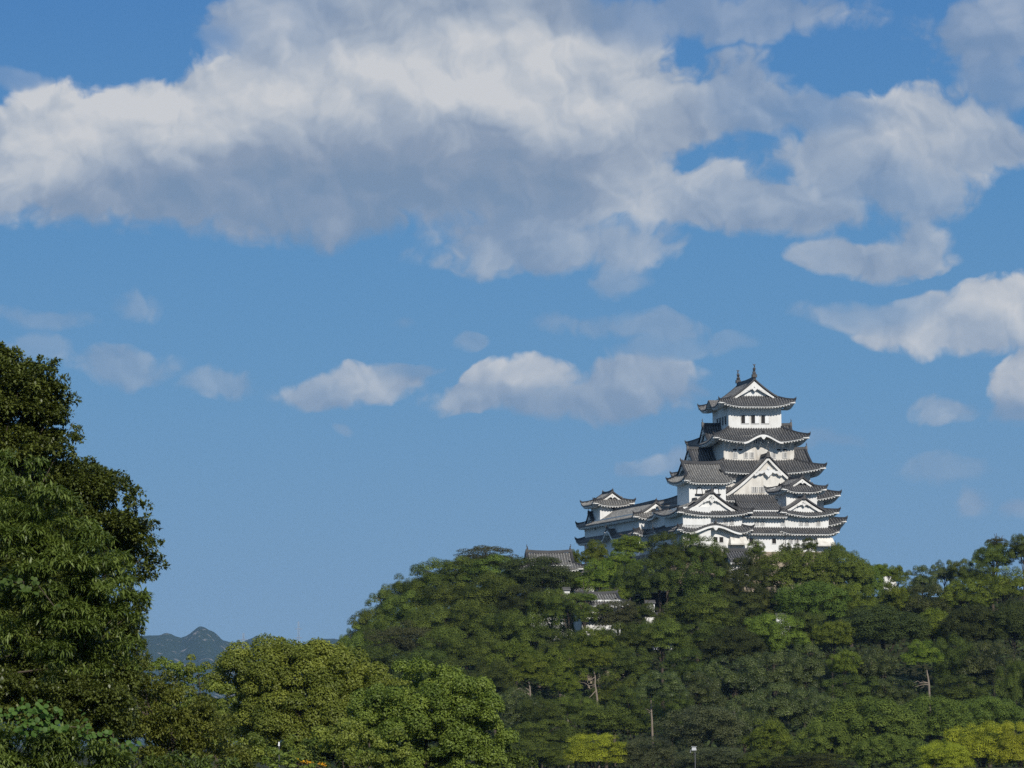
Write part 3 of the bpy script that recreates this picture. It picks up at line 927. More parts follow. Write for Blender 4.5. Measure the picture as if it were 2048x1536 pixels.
irimoya(K, Matrix(), 7.05, 9.1, zE6, zR6, 6.9, zG6 - zE6, W6[0], W6[1], lift=0.95, orn=0.85, fish=2.1, pend=0.75, arches=(('l', 0.0, 3.2, 1.35), ('r', 0.0, 3.2, 1.35)), thick=0.6)
skirt(K, W6[0], W6[1], zI5, 8.8, 12.25, zE5, W5[0], W5[1], lift=1.0, arches=(('f', 0.35, 3.6, 1.35),))
skirt(K, W5[0], W5[1], zI3, 11.3, 14.2, zE3, W3[0], W3[1], lift=1.1)
skirt(K, W3[0], W3[1], zI2, 13.4, 16.4, zE2, W2[0], W2[1], lift=1.1)
skirt(K, W2[0], W2[1], zI1, 14.2, 17.3, zE1, W1[0], W1[1], lift=1.1)
# side gables
zr = K.z(-7.5, 0, 851); zb = K.z(-7.5, 0, 884)
for s_ in 'lr':
    gable(K, s_, 0, 7.6, zb, 4.2, zr - zb, 3.2, orn=0.85, pend=0.7)
zr = K.z(-10.9, 0, 899); zb = K.z(-10.9, 0, 938)
for s_ in 'lr':
    gable(K, s_, 0, 10.4, zb, 6.6, zr - zb, 5.0, orn=0.9, pend=0.9)
# the great front gable
xg_ = K.x(1538.5, -14.9)
zb = K.z(xg_, -14.4, 987); zt = K.z(xg_, -14.4, 912)
gable(K, 'f', xg_, 14.4, zb, 8.1, zt - zb, 5.2, ov=0.7, orn=1.0, wall=M_OLDPLASTER, pend=1.35, finial=0.9)
for px in (1511, 1525.5, 1541):
    z0, z1 = K.z(0, -14.4, 984.5), K.z(0, -14.4, 974)
    window(K, 'f', K.x(px, -14.4), -14.43, z0, z1, 1.0, 3)
# top floor windows: a long opening with three sliding shutters, and the side row
z0, z1 = K.z(0, -6.9, 847), K.z(0, -6.9, 830.5)
for px in (1491.5, 1511.5, 1531.5):
    window(K, 'f', K.x(px + 2, -6.9), -6.93, z0, z1, 1.45, 0, 'shutter')
for y in (-4.6, -2.3, 0, 2.3):
    window(K, 'l', y, -4.88, z0, z1, 1.3, 0, 'bars')
z0, z1 = K.z(0, -9.85, 915.5), K.z(0, -9.85, 905)
for px in (1473, 1494.5, 1506, 1550, 1572):
    window(K, 'f', K.x(px, -9.85), -9.88, z0, z1, 0.72, 3)
z0, z1 = K.z(0, -9.85, 901.5), K.z(0, -9.85, 897.5)
for px in (1472, 1483, 1560, 1572):
    window(K, 'f', K.x(px, -9.85), -9.88, z0, z1, 0.75, 0)
z0, z1 = K.z(0, -9.85, 887), K.z(0, -9.85, 878)
for px in (1516, 1528.5):
    window(K, 'f', K.x(px, -9.85), -9.88, z0, z1, 0.85, 2)
# eave struts under the fifth tier
for i in range(9):
    x = -5.6 + 11.2 * i / 8
    mb = MB(); mb.sweep([(x, -9.9, zE5 - 1.3), (x, -11.4, zE5 - 0.3)], 0.16, 0.16)
    K.part('eave_strut', mb, M_TRIM)


# ------------------------------------------------------------------ front range: two small keeps joined by a corridor
YF = R(20.5)
def front(name, label, cat):
    return Bld(name, label, cat, 1364.5, 815, YF, 27.0, (0, 0))


N = front('small_keep', 'small white keep left of the great keep, wide front gable over an arched eave', 'castle tower')
xr = N.x(1484.8, 0)
cx_ = xr / 2; dN = 8.0; cyN = dN / 2
zA_e, zA_i = N.z(cx_, -1.6, 1028), N.z(cx_, 1.0, 1012)
zB_e, zB_i = N.z(cx_, -1.6, 1062), N.z(cx_, 0, 1052)
wall(N, 0, xr, 0, dN, zB_i - 0.8, zA_e + 0.8)
wall(N, -0.12, xr + 0.12, -0.12, dN, 34.1, zB_e + 0.7)
wall(N, -0.4, xr + 0.4, -0.4, dN + 0.4, 27.0, 34.1, M_STONE, 2.4, 'stone_base')
hx, hy = xr / 2, dN / 2
tx0, tx1 = N.x(1379.5, 1.9), N.x(1453, 1.9); tw = (tx1 - tx0) / 2; tcx = (tx0 + tx1) / 2; td = 2.7; tcy = 1.9 + td
skirt(N, hx - 2.2, hy - 1.6, zA_i, hx + 1.5, hy + 1.6, zA_e, hx, hy, lift=0.75, cx=cx_, cyy=cyN)
skirt(N, hx, hy, zB_i, hx + 1.5, hy + 1.6, zB_e, hx, hy, lift=0.7, arches=(('f', N.x(1432, -1.6) - cx_, 4.9, 1.25),), cx=cx_, cyy=cyN)
gx = N.x(1422.5, -0.2)
zb = N.z(gx, -0.2, 1019); zt = N.z(gx, -0.2, 984)
gable(N, 'f', gx, 0.2, zb, 4.75, zt - zb, 3.2, orn=0.75, pend=0.8, thick=0.5, finial=0.9)
# its tower
zTe = N.z(tcx, 0.5, 963); zTr = N.z(tcx, tcy, 928)
wall(N, tx0, tx1, 1.9, 1.9 + 2 * td, zA_i - 1.5, zTe + 0.7)
irimoya(N, Matrix.Translation((tcx, tcy, 0)) @ Matrix.Rotation(R(90), 4, 'Z'), td + 1.4, tw + 1.4, zTe, zTr, tw + 0.1, N.z(tcx, 0, 948) - N.z(tcx, 0, 963), td, tw, lift=0.65, orn=0.7, mat=M_TILE_PALE, pend=0.5)
for px in (1400, 1433):
    # bell-shaped windows with a dark sill board
    x = N.x(px, 1.9); z0, z1 = N.z(x, 1.9, 987.5), N.z(x, 1.9, 975.5)
    mb = MB(); h = z1 - z0
    poly = [(x - 0.48, z0), (x - 0.40, z0 + h * 0.55), (x - 0.26, z0 + h * 0.88), (x, z1), (x + 0.26, z0 + h * 0.88), (x + 0.40, z0 + h * 0.55), (x + 0.48, z0)]
    outer = [(x + (a - x) * 1.35, z0 + (b - z0) * 1.16) for a, b in poly]
    mb.extrude(list(reversed(outer)), 1.84, 1.92)
    wn = N.part('bell_window', mb, M_ORN)
    mb = MB(); mb.extrude(list(reversed(poly)), 1.81, 1.86); N.part('window_panel', mb, M_WHITEPAINT, wn)
    mb = MB(); mb.box(x - 0.85, x + 0.85, 1.55, 1.9, z0 - 0.22, z0 - 0.02); N.part('window_sill', mb, M_DARK_RECESS_WOOD, wn)
for px in (1396.7, 1452, 1464):
    window(N, 'f', N.x(px, 0), -0.03, N.z(5, 0, 1047.5), N.z(5, 0, 1038), 0.75, 4)
for px in (1430.5, 1442):
    window(N, 'f', N.x(px, 0), -0.15, N.z(5, 0, 1084.5), N.z(5, 0, 1074), 0.72, 0)


def stone_drop(B, px0, px1, y, pt, pb):
    """flared box over the foot of the wall"""
    x0, x1 = B.x(px0, y), B.x(px1, y); z1, z0 = B.z(x0, y, pt), B.z(x0, y, pb)
    mb = MB(); mb.frustum((x0 - 0.15, x1 + 0.15, y - 1.25, y + 0.1), (x0 + 0.1, x1 - 0.1, y - 0.35, y + 0.1), z0, z1)
    mb.box(x0 - 0.2, x1 + 0.2, y - 1.3, y + 0.1, z0 - 0.25, z0 - 0.003)
    return B.part('drop_bay', mb, M_OLDPLASTER)


stone_drop(N, 1458, 1491, -0.12, 1072.5, 1087)

C = front('corridor', 'long white two-storey corridor with barred windows below the great front gable', 'corridor')
cl = xr + 0.3; xs0 = C.x(1570, 0.6)
yc = 0.6; dC = 6.0
zA = C.z((cl + xs0) / 2, yc - 1.4, 1030); zRr = C.z((cl + xs0) / 2, yc + dC / 2, 1004)
wall(C, cl, xs0, yc, yc + dC, zB_i - 0.8, zA + 0.9)
wall(C, cl, xs0, yc - 0.1, yc + dC, 34.1, zB_e + 0.7)
wall(C, cl, xs0, yc - 0.4, yc + dC + 0.4, 27.0, 34.1, M_STONE, 0.0, 'stone_base')
ccx = (cl + xs0) / 2; chx = (xs0 - cl) / 2


def gable_run(B, x0, x1, ym, hd, zr_, ze_, mat=None, aw=0.0, name='roof'):
    """plain two-slope roof with its ridge along x"""
    def H(x, y):
        t = max(0, 1 - abs(y - ym) / hd); return ze_ + (zr_ - ze_) * (0.75 * t + 0.25 * t * t)
    mb = MB()
    for sg in (-1, 1):
        tile_panel(mb, H, x0, x1, lambda p: ym, lambda p: ym + sg * hd, False, 0.46, 7)
    rf = B.part(name, mb, mat or M_TILE)
    mb = MB()
    for sg in (-1, 1):
        e = ym + sg * (hd - 0.12); w = ym + sg * aw
        mb.add([(x0, e, ze_ - 0.1), (x1, e, ze_ - 0.1), (x1, e, ze_ - 0.38), (x0, e, ze_ - 0.38), (x0, w, ze_ + 0.2), (x1, w, ze_ + 0.2)], [(0, 1, 2, 3), (3, 2, 5, 4)])
        k = int((x1 - x0) / 0.52)
        for i in range(k):
            x = x0 + 0.26 + (x1 - x0) * i / k
            a, b = sorted((ym + sg * (hd - 0.2), ym + sg * (hd - 1.1)))
            mb.box(x - 0.12, x + 0.12, a, b, ze_ - 0.55, ze_ - 0.383)
    B.part('eave_soffit', mb, M_TRIM, rf)
    mb = MB(); mb.sweep([(x0, ym, zr_), ((x0 + x1) / 2, ym, zr_ - 0.05), (x1, ym, zr_)], 0.55, 0.5)
    B.part('main_ridge', mb, M_TILE_DARK, rf)
    return rf


gable_run(C, cl, xs0, yc + dC / 2, dC / 2 + 1.4, zRr, zA, M_TILE, dC / 2)


def lean_roof(B, x0, x1, yw, proj, zi, ze, mat=None):
    def H(x, y):
        t = 1 - (yw - y) / proj; return ze + (zi - ze) * (0.75 * t + 0.25 * t * t)
    mb = MB(); tile_panel(mb, H, x0, x1, lambda p: yw, lambda p: yw - proj, False, 0.46, 5)
    rf = B.part('roof', mb, mat or M_TILE)
    mb = MB(); e = yw - proj + 0.12
    mb.add([(x0, e, ze - 0.1), (x1, e, ze - 0.1), (x1, e, ze - 0.38), (x0, e, ze - 0.38), (x0, yw, ze + 0.1), (x1, yw, ze + 0.1)], [(0, 1, 2, 3), (3, 2, 5, 4)])
    k = int((x1 - x0) / 0.52)
    for i in range(k):
        x = x0 + 0.26 + (x1 - x0) * i / k
        mb.box(x - 0.12, x + 0.12, yw - proj + 0.2, yw - 0.2, ze - 0.55, ze - 0.383)
    B.part('eave_soffit', mb, M_TRIM, rf)
    return rf


lean_roof(C, cl, xs0, yc - 0.02, 1.4, C.z(ccx, yc, 1055), C.z(ccx, yc - 1.4, 1064))
for px in (1514, 1525.3):
    window(C, 'f', C.x(px, yc), yc - 0.03, C.z(ccx, yc, 1050.5), C.z(ccx, yc, 1041), 0.78, 4)
window(C, 'f', C.x(1566, yc), yc - 0.03, C.z(xs0, yc, 1050.5), C.z(xs0, yc, 1041), 0.72, 4)
for px in (1491.8, 1502.5, 1548):
    window(C, 'f', C.x(px, yc - 0.1), yc - 0.13, C.z(ccx, yc, 1087), C.z(ccx, yc, 1077), 0.75, 0)

S = front('small_keep', 'small white keep at the right end of the front range, two stacked front gables', 'castle tower')
sx0, sx1 = xs0 + 0.02, S.x(1658, 0.4); scx = (sx0 + sx1) / 2; shx = (sx1 - sx0) / 2; dS = 8.0; ys0 = 0.4; scy = ys0 + dS / 2
zSA_e, zSA_i = S.z(scx, ys0 - 1.5, 1029.5), S.z(scx, ys0 + 1.2, 1016)
wall(S, sx0, sx1, ys0, ys0 + dS, zB_i - 1.0, zSA_e + 0.8)
wall(S, sx0, sx1 + 0.15, ys0 - 0.12, ys0 + dS, 34.1, zB_e + 0.5)
wall(S, sx0, sx1 + 0.4, ys0 - 0.4, ys0 + dS + 0.4, 27.0, 34.1, M_STONE, 0.0, 'stone_base')
skirt(S, shx - 2.2, dS / 2 - 1.8, zSA_i, shx + 1.5, dS / 2 + 1.5, zSA_e, shx, dS / 2, lift=0.85, cx=scx, cyy=scy)
skirt(S, shx, dS / 2, S.z(scx, ys0, 1056), shx + 1.5, dS / 2 + 1.5, S.z(scx, ys0 - 1.5, 1065), shx, dS / 2, lift=0.6, cx=scx, cyy=scy, sides='fbr')
gx = S.x(1607.3, ys0 - 0.3)
zb = S.z(gx, ys0 - 0.2, 1022.5); zt = S.z(gx, ys0 - 0.2, 996)
gable(S, 'f', gx, 0.2 - ys0, zb, 4.25, zt - zb, 3.0, orn=0.7, pend=0.62, thick=0.45, finial=0.8)
ux0, ux1 = S.x(1574, ys0 + 1.7), S.x(1635.2, ys0 + 1.7); ucx = (ux0 + ux1) / 2; uw = (ux1 - ux0) / 2; ud = 2.4; ucy = ys0 + 1.7 + ud
zUe = S.z(ucx, ucy - ud - 1.4, 981.5); zUr = S.z(ucx, ucy - ud - 0.3, 956)
wall(S, ux0, ux1, ucy - ud, ucy + ud, zSA_i - 1.5, zUe + 0.7)
irimoya(S, Matrix.Translation((ucx, ucy, 0)), uw + 1.4, ud + 1.4, zUe, zUr, ud + 0.35, S.z(ucx, ucy - ud - 0.3, 973.5) - zUe, uw, ud, lift=0.75, orn=0.6, pend=0.45, thick=0.32)
for px in (1590.5, 1618):
    window(S, 'f', S.x(px, ucy - ud), ucy - ud - 0.03, S.z(ucx, ucy - ud, 993.5), S.z(ucx, ucy - ud, 988), 0.7, 3)
for px in (1602.5, 1614, 1637):
    window(S, 'f', S.x(px, ys0), ys0 - 0.03, S.z(scx, ys0, 1050.5), S.z(scx, ys0, 1041), 0.75, 4)
for px in (1581.5, 1593, 1627):
    window(S, 'f', S.x(px, ys0 - 0.12), ys0 - 0.15, S.z(scx, ys0, 1086.5), S.z(scx, ys0, 1077), 0.8, 3)
stone_drop(S, 1632, 1664, ys0 - 0.12, 1074, 1090)

# ------------------------------------------------------------------ north range running back to the far corner tower
YG = R(14)
G = Bld('side_wing', 'long white wing in shade running back from the front towers to the far left tower', 'castle wing', 1364.5, 815, YG, 27.0, (0, 0))


def depth_at(B, px, x):
    lo, hi = -5.0, 90.0
    for _ in range(50):
        m = (lo + hi) / 2; X, Y = B.w(x, m); d = Vector((X, Y, 33)); q = CX + F_PX * d.dot(rt) / d.dot(fw)
        lo, hi = (m, hi) if q > px else (lo, m)
    return lo


yl1 = depth_at(G, 1303, 0)                       # end of the linking wall
xw = G.x(1279, yl1)                              # outer wall of the wing
yl2 = depth_at(G, 1170, xw)                      # far end of the wing
ww = 6.2
zg1 = G.z(0, yl1, 1033); zge = G.z(xw, yl1, 1035)
zlow_e = G.z(xw - 1.4, yl1, 1068); zlow_i = G.z(xw, yl1, 1059)
# the link: wall along x = 0 from the small keep back to the wing
wall(G, 0.0, 5.0, -0.5, yl1 + 1, zlow_i - 1.0, zge + 0.9)
wall(G, -0.1, 5.0, -0.5, yl1 + 1, 34.1, zlow_e + 0.7)
# the wing itself
zr_w = G.z(xw + ww / 2, yl1, 1006)
wall(G, xw, xw + ww, yl1, yl2, zlow_i - 1.0, zge + 0.9)
wall(G, xw - 0.1, xw + ww, yl1 - 0.1, yl2, 34.1, zlow_e + 0.7)
wall(G, xw - 0.5, 5.0, -0.6, yl2 + 0.5, 27.0, 34.1, M_STONE, 0.6, 'stone_base')
# wing roof: ridge along y with a gable at the near end
wm, wh, wl = xw + ww / 2, ww / 2, (yl2 - yl1) / 2
irimoya(G, Matrix.Translation((wm, (yl1 + yl2) / 2, 0)), wh + 1.35, wl + 1.2, zge, zr_w, wl + 0.1, (zr_w - zge) * 0.30, wh, wl, lift=0.6, orn=0.65, pend=0.5, thick=0.35, mat=M_TILE_PALE)
skirt(G, wh, wl, zlow_i, wh + 1.4, wl + 1.3, zlow_e, wh, wl, lift=0.6, arches=(('l', depth_at(G, 1214, xw - 1.4) - (yl1 + yl2) / 2, 4.0, 1.6),), cx=wm, cyy=(yl1 + yl2) / 2)
# link roof: slope down to the left, with an arched eave
def HL(x, y):
    t = (x + 1.05) / 3.65; z = zge - 0.1 + 2.2 * (0.75 * t + 0.25 * t * t)
    u = abs(y - yl1 * 0.62) / 3.4
    return max(z, zge - 0.1 + 1.6 * (0.5 + 0.5 * math.cos(math.pi * u))) if u < 1 else z


mb = MB(); tile_panel(mb, HL, 0.2, yl1 + 0.2, lambda p: 2.6, lambda p: -1.05, True, 0.46, 6)
lr_ = G.part('roof', mb, M_TILE_PALE)
mb = MB()
pts = [(-0.98, 0.2 + (yl1) * i / 24, HL(-1.05, 0.2 + yl1 * i / 24) - 0.55) for i in range(25)]
mb.sweep(pts, 0.14, 0.34)
for i in range(24):
    (x, y0_, z0_), (_, y1_, z1_) = pts[i], pts[i + 1]
    mb.add([(x, y0_, z0_), (x, y1_, z1_), (0.05, y1_, z1_ + 0.4), (0.05, y0_, z0_ + 0.4)], [(0, 1, 2, 3)])
G.part('eave_soffit', mb, M_TRIM, lr_)
mb = MB(); mb.sweep([(2.6, 0.2, HL(2.6, 0.2)), (2.6, yl1, HL(2.6, yl1))], 0.5, 0.45); G.part('main_ridge', mb, M_TILE_DARK, lr_)
def HL2(x, y):
    t = (x + 1.35) / 1.35; return zlow_e + (zlow_i - zlow_e) * t
mb = MB(); tile_panel(mb, HL2, 0.2, yl1 - 1.2, lambda p: 0.0, lambda p: -1.35, True, 0.46, 4); lr_ = G.part('roof', mb, M_TILE)
mb = MB()
mb.add([(-1.23, 0.2, zlow_e - 0.08), (-1.23, yl1 - 1.2, zlow_e - 0.08), (-1.23, yl1 - 1.2, zlow_e - 0.36), (-1.23, 0.2, zlow_e - 0.36), (0, yl1 - 1.2, zlow_e + 0.1), (0, 0.2, zlow_e + 0.1)], [(0, 1, 2, 3), (3, 2, 4, 5)])
G.part('eave_soffit', mb, M_TRIM, lr_)
# gable turned to the left at the far end of the wing
yq = depth_at(G, 1179, xw - 0.3)
zb, zt = G.z(xw, yq, 1053), G.z(xw, yq, 1026)
gable(G, 'l', -yq, -(xw + 0.2), zb, 3.4, zt - zb, 3.0, orn=0.6, pend=0.5, thick=0.4)

E = Bld('corner_tower', 'small white square tower at the far left corner with one front gable', 'castle tower', 1364.5, 815, YG, 40.0, (0, 0))
yE = depth_at(E, 1201, xw + 0.4)
ex0, ex1 = E.x(1201, yE), E.x(1251, yE); ed = 3.2; ew = (ex1 - ex0) / 2; ecx = (ex0 + ex1) / 2; ecy = yE + ed
zEe = E.z(ecx, yE - 1.6, 1008.5); zEr = E.z(ecx, yE - 0.4, 985)
wall(E, ex0, ex1, yE, yE + 2 * ed, 40.0, zEe + 0.7)
irimoya(E, Matrix.Translation((ecx, ecy, 0)), ew + 1.6, ed + 1.3, zEe, zEr, ed + 0.05, E.z(ecx, yE, 1000.5) - zEe, ew, ed, lift=0.7, orn=0.6, mat=M_TILE_PALE, pend=0.5, thick=0.35)
window(E, 'f', E.x(1227, yE), yE - 0.03, E.z(ecx, yE, 1018), E.z(ecx, yE, 1014.5), 0.7, 0)

# ------------------------------------------------------------------ buildings among the trees
H1 = Bld('turret', 'pale grey tiled roof rising from the trees left of the castle, ridge level', 'turret', 1097, 803, R(8), 18.0)
zt_, ze_ = H1.z(0, 0, 1106), H1.z(0, -4.2, 1138)
hw_ = 3.75
irimoya(H1, Matrix.Rotation(R(90), 4, 'Z'), 4.2, hw_ + 1.8, ze_, zt_, hw_ + 0.1, (zt_ - ze_) * 0.35, 3.0, hw_, lift=0.5, orn=0.65, mat=M_TILE_PALE, pend=0.5, fish=0.9)
wall(H1, -hw_, hw_, -3.0, 3.0, 18.0, ze_ + 0.7)

H2 = Bld('gatehouse', 'white gatehouse with grey roof half hidden in trees below the wing', 'gatehouse', 1192, 768, R(14), 9.0)
zt_, ze_ = H2.z(0, 0, 1188), H2.z(0, -3.4, 1208)
irimoya(H2, Matrix.Rotation(R(90), 4, 'Z'), 3.6, 4.6, ze_, zt_, 3.3, (zt_ - ze_) * 0.35, 2.4, 3.3, lift=0.4, orn=0.6, mat=M_TILE_PALE, pend=0.4)
wall(H2, -3.3, 3.3, -2.4, 2.4, 17.6, ze_ + 0.7)
wall(H2, -3.6, 3.6, -2.7, 2.7, 9.0, 17.6, M_STONE, 0.5, 'stone_base')
window(H2, 'f', 0.4, -2.43, H2.z(0, -2.4, 1223), H2.z(0, -2.4, 1213), 1.2, 2)
lean_roof(H2, -3.6, 2.8, -2.45, 1.6, H2.z(0, -2.4, 1226), H2.z(0, -4.0, 1231), M_TILE_PALE)

def coped_wall(label, px, Y, yaw, py_top, length, hgt, cap=True, cat='wall'):
    B = Bld('plaster_wall', label, cat, px, Y, yaw, 0.0)
    zt = B.z(0, 0, py_top); B.zb = zt - hgt; B.e.location.z = zt - hgt
    wall(B, -length / 2, length / 2, -0.3, 0.3, zt - hgt, zt)
    mb = MB(); l = length / 2 + 0.15
    mb.add([(-l, -0.55, zt + 0.01), (l, -0.55, zt + 0.01), (l, 0.55, zt + 0.01), (-l, 0.55, zt + 0.01), (-l, -0.5, zt + 0.1), (l, -0.5, zt + 0.1), (l, 0.5, zt + 0.1), (-l, 0.5, zt + 0.1), (-l, 0, zt + 0.42), (l, 0, zt + 0.42)],
           [(0, 3, 2, 1), (0, 1, 5, 4), (2, 3, 7, 6), (4, 5, 9, 8), (6, 7, 8, 9), (1, 2, 6, 9, 5), (3, 0, 4, 8, 7)])
    cp = B.part('coping', mb, M_TILE_PALE)
    mb = MB(); mb.sweep([(-l, 0, zt + 0.38), (0, 0, zt + 0.38), (l, 0, zt + 0.38)], 0.26, 0.2); B.part('coping_ridge', mb, M_TILE_DARK, cp)
    return B


coped_wall('white wall with a tiled coping ending among trees right of the gatehouse', 1313, 762, R(12), 1232, 4.6, 5.5)
coped_wall('short white wall glimpsed between trees below the right small keep', 1563, 780, R(15), 1233, 2.4, 4.0)
coped_wall('scrap of white wall under the light green tree on the right skyline', 1774, 832, R(10), 1151, 3.0, 4.0)
coped_wall('white wall piece showing through leaves left of the gatehouse roof', 1131, 790, R(14), 1181, 1.1, 3.6)
coped_wall('broken strip of white wall just under the pale turret roof', 1165, 806, R(14), 1146, 3.6, 4.0)
coped_wall('small white wall scrap in the gap beneath the dark trees', 1298, 778, R(12), 1207, 1.5, 4.0)
B = Bld('gate_roof', 'small dark tiled roof just under the small keep wall, among treetops', 'roofed gate', 1471, 809, R(16), 28.0)
zt_, ze_ = B.z(0, 0, 1102), B.z(0, -3.2, 1122)
gable_run(B, -2.1, 2.1, 0, 3.2, zt_, ze_, M_TILE, 2.2)
wall(B, -1.9, 1.9, -2.2, 2.2, 28.0, ze_ + 0.5)


# ------------------------------------------------------------------ foliage
def unit(v):
    return v / np.maximum(np.linalg.norm(v, axis=-1, keepdims=True), 1e-9)


def leaf_mesh(name, pos, nrm, tan, L, Wd, tone, mat, droop=0.0, base=False):
    """one small two-triangle leaf per row; droop bends the tip"""
    n = len(pos)
    t = unit(tan - nrm * np.sum(tan * nrm, 1, keepdims=True)); b = np.cross(nrm, t)
    L = np.broadcast_to(np.asarray(L, float), (n,))[:, None]; Wd = np.broadcast_to(np.asarray(Wd, float), (n,))[:, None]
    o = pos if base else pos - t * L * 0.5
    v = np.empty((n, 4, 3), np.float32)
    v[:, 0] = o
    v[:, 1] = o + t * L * 0.42 + b * Wd * 0.5
    v[:, 2] = o + t * L * 0.42 - b * Wd * 0.5
    v[:, 3] = o + t * L - nrm * L * droop
    me = bpy.data.meshes.new(name)
    me.vertices.add(n * 4); me.vertices.foreach_set('co', v.ravel())
    idx = (np.arange(n)[:, None] * 4 + np.array([0, 2, 1, 1, 2, 3])[None]).ravel().astype(np.int32)
    me.loops.add(n * 6); me.loops.foreach_set('vertex_index', idx)
    me.polygons.add(n * 2); me.polygons.foreach_set('loop_start', (np.arange(n * 2) * 3).astype(np.int32))
    me.update(calc_edges=True)
    me.attributes.new('tone', 'FLOAT', 'POINT').data.foreach_set('value', np.repeat(np.clip(tone, 0, 1), 4).astype(np.float32))
    me.materials.append(mat)
    return me


def dirs(r, n, zmin=-0.45):
    d = unit(r.normal(size=(n * 3, 3)))
    d = d[d[:, 2] > zmin][:n]
    return d


def puff_leaves(r, C, RR, T, dens, size, asp=0.6, jit=0.75, upb=0.5, zmin=-0.5, droop=0.12, shell=(0.72, 1.06)):
    """leaves over the skins of many small puffs. C centres, RR radii (n,3), T tone per puff, dens leaves per square metre of skin"""
    P, Nn, Tt = [], [], []
    for c, rr, t in zip(C, RR, T):
        area = 4 * math.pi * ((rr[0] * rr[1]) ** 1.6 + 2 * (rr[0] * rr[2]) ** 1.6) ** (1 / 1.6) / 3 ** (1 / 1.6)
        n = max(8, int(area * 0.72 * dens))
        d = dirs(r, n, zmin); n = len(d)
        k = r.uniform(*shell, size=(n, 1))
        P.append(c + d * rr * k); Nn.append(unit(d / rr * rr.mean()))
        Tt.append(t + r.normal(0, 0.07, n))
    P = np.concatenate(P); Nn = np.concatenate(Nn); Tt = np.concatenate(Tt); n = len(P)
    nr = unit(Nn + jit * r.normal(size=(n, 3)) * 0.6 + np.array([0, 0, upb]))
    tn = unit(r.normal(size=(n, 3)))
    L = size * r.uniform(0.7, 1.3, n)
    return P, nr, tn, L, L * asp, Tt


def crown_mesh(name, seed, rx, rz, mat, npuff=40, pr=0.26, flat=0.75, size=0.42, dens=9.0, shape='round', zmin=-0.35, asp=0.62, jit=0.75, tvar=0.22, rough=0.14):
    """crown about its centre: puffs set over an uneven dome, leaves over the puffs"""
    r = np.random.default_rng(seed)
    d = dirs(r, npuff * 4, -0.55 if shape != 'dome' else -0.2)
    keep = []                                     # spread the puffs evenly
    for q in d:
        if all(np.dot(q, k) < math.cos(1.55 / math.sqrt(npuff)) for k in keep):
            keep.append(q)
        if len(keep) >= npuff:
            break
    d = np.array(keep); n = len(d)
    az = np.arctan2(d[:, 1], d[:, 0]); ph = r.uniform(0, 6.28, 4)
    lump = 1 + rough * (np.sin(2 * az + ph[0]) * 0.6 + np.sin(3 * az + ph[1]) * 0.5 + np.sin(5 * d[:, 2] + ph[2])) + r.normal(0, rough * 0.55, n)
    lump = np.clip(lump, 0.75, 1.17)
    if shape == 'tiers':                          # levels of foliage with dark gaps between
        lev = 0.45 * d[:, 2] + 0.55 * (np.round((d[:, 2] + 0.5 + 0.25 * np.sin(az * 2 + ph[3])) * 3.0) / 3.0 - 0.5)
        d = np.stack([d[:, 0], d[:, 1], lev], 1)
    C = d * np.array([rx, rx, rz]) * (lump * (0.86 if shape != 'loose' else 0.80))[:, None]
    # some inner puffs close the heart of the crown
    m = max(10, npuff // 2)
    ci = dirs(r, m, -0.6) * np.array([rx, rx, rz]) * r.uniform(0.2, 0.66, (m, 1))
    C = np.concatenate([C, ci]); m = len(ci)
    s = np.concatenate([r.uniform(0.72, 1.28, n), r.uniform(1.0, 1.4, m)]) * pr * rx
    RR = np.stack([s, s, s * flat], 1)
    T = np.concatenate([0.47 + r.normal(0, tvar, n), 0.45 + r.normal(0, tvar, m)])
    a_ = puff_leaves(r, C, RR, T, dens, size, asp, jit, 0.55, zmin)
    return leaf_mesh(name, *a_, mat, droop=0.15)


def limb_mesh(name, seed, mat, h=10.0, r0_=0.32, spread=3.4, n=7, top=3.0):
    """trunk from 0 to h with limbs fanning into the crown above"""
    rg = random.Random(seed); mb = MB()
    pts = []; x = y = 0.0
    for i in range(8):
        k = i / 7; x += rg.uniform(-.12, .12); y += rg.uniform(-.12, .12)
        pts.append((x, y, -0.6 + (h + top * 0.6 + 0.6) * k))
    mb.tube(pts, [r0_ * (1.25 - 0.95 * i / 7) for i in range(8)], 7)
    for j in range(n):
        az = j * 2.4 + rg.uniform(-.4, .4); k = rg.uniform(0.5, 0.9); b = Vector(pts[int(k * 7)]); l = spread * rg.uniform(0.7, 1.1)
        q = [b + Vector((math.cos(az) * l * t, math.sin(az) * l * t, (h - b.z) * t * 0.9 + top * 0.55 * t + 0.5 * math.sin(3.1 * t))) for t in (0, .25, .5, .75, 1)]
        mb.tube(q, [r0_ * .5, r0_ * .42, r0_ * .32, r0_ * .2, r0_ * .06], 5)
    me = mb.build(name, mat); m = me.data; bpy.data.objects.remove(me)
    return m


# kind: look, material, variants (each a crown mesh of nominal half width 5.5 m, half height 4 m)
def variants(prefix, mat, n, **kw):
    return [crown_mesh(prefix, 100 * len(prefix) + 17 * i + 3, 5.5, 4.0, mat, **kw) for i in range(n)]


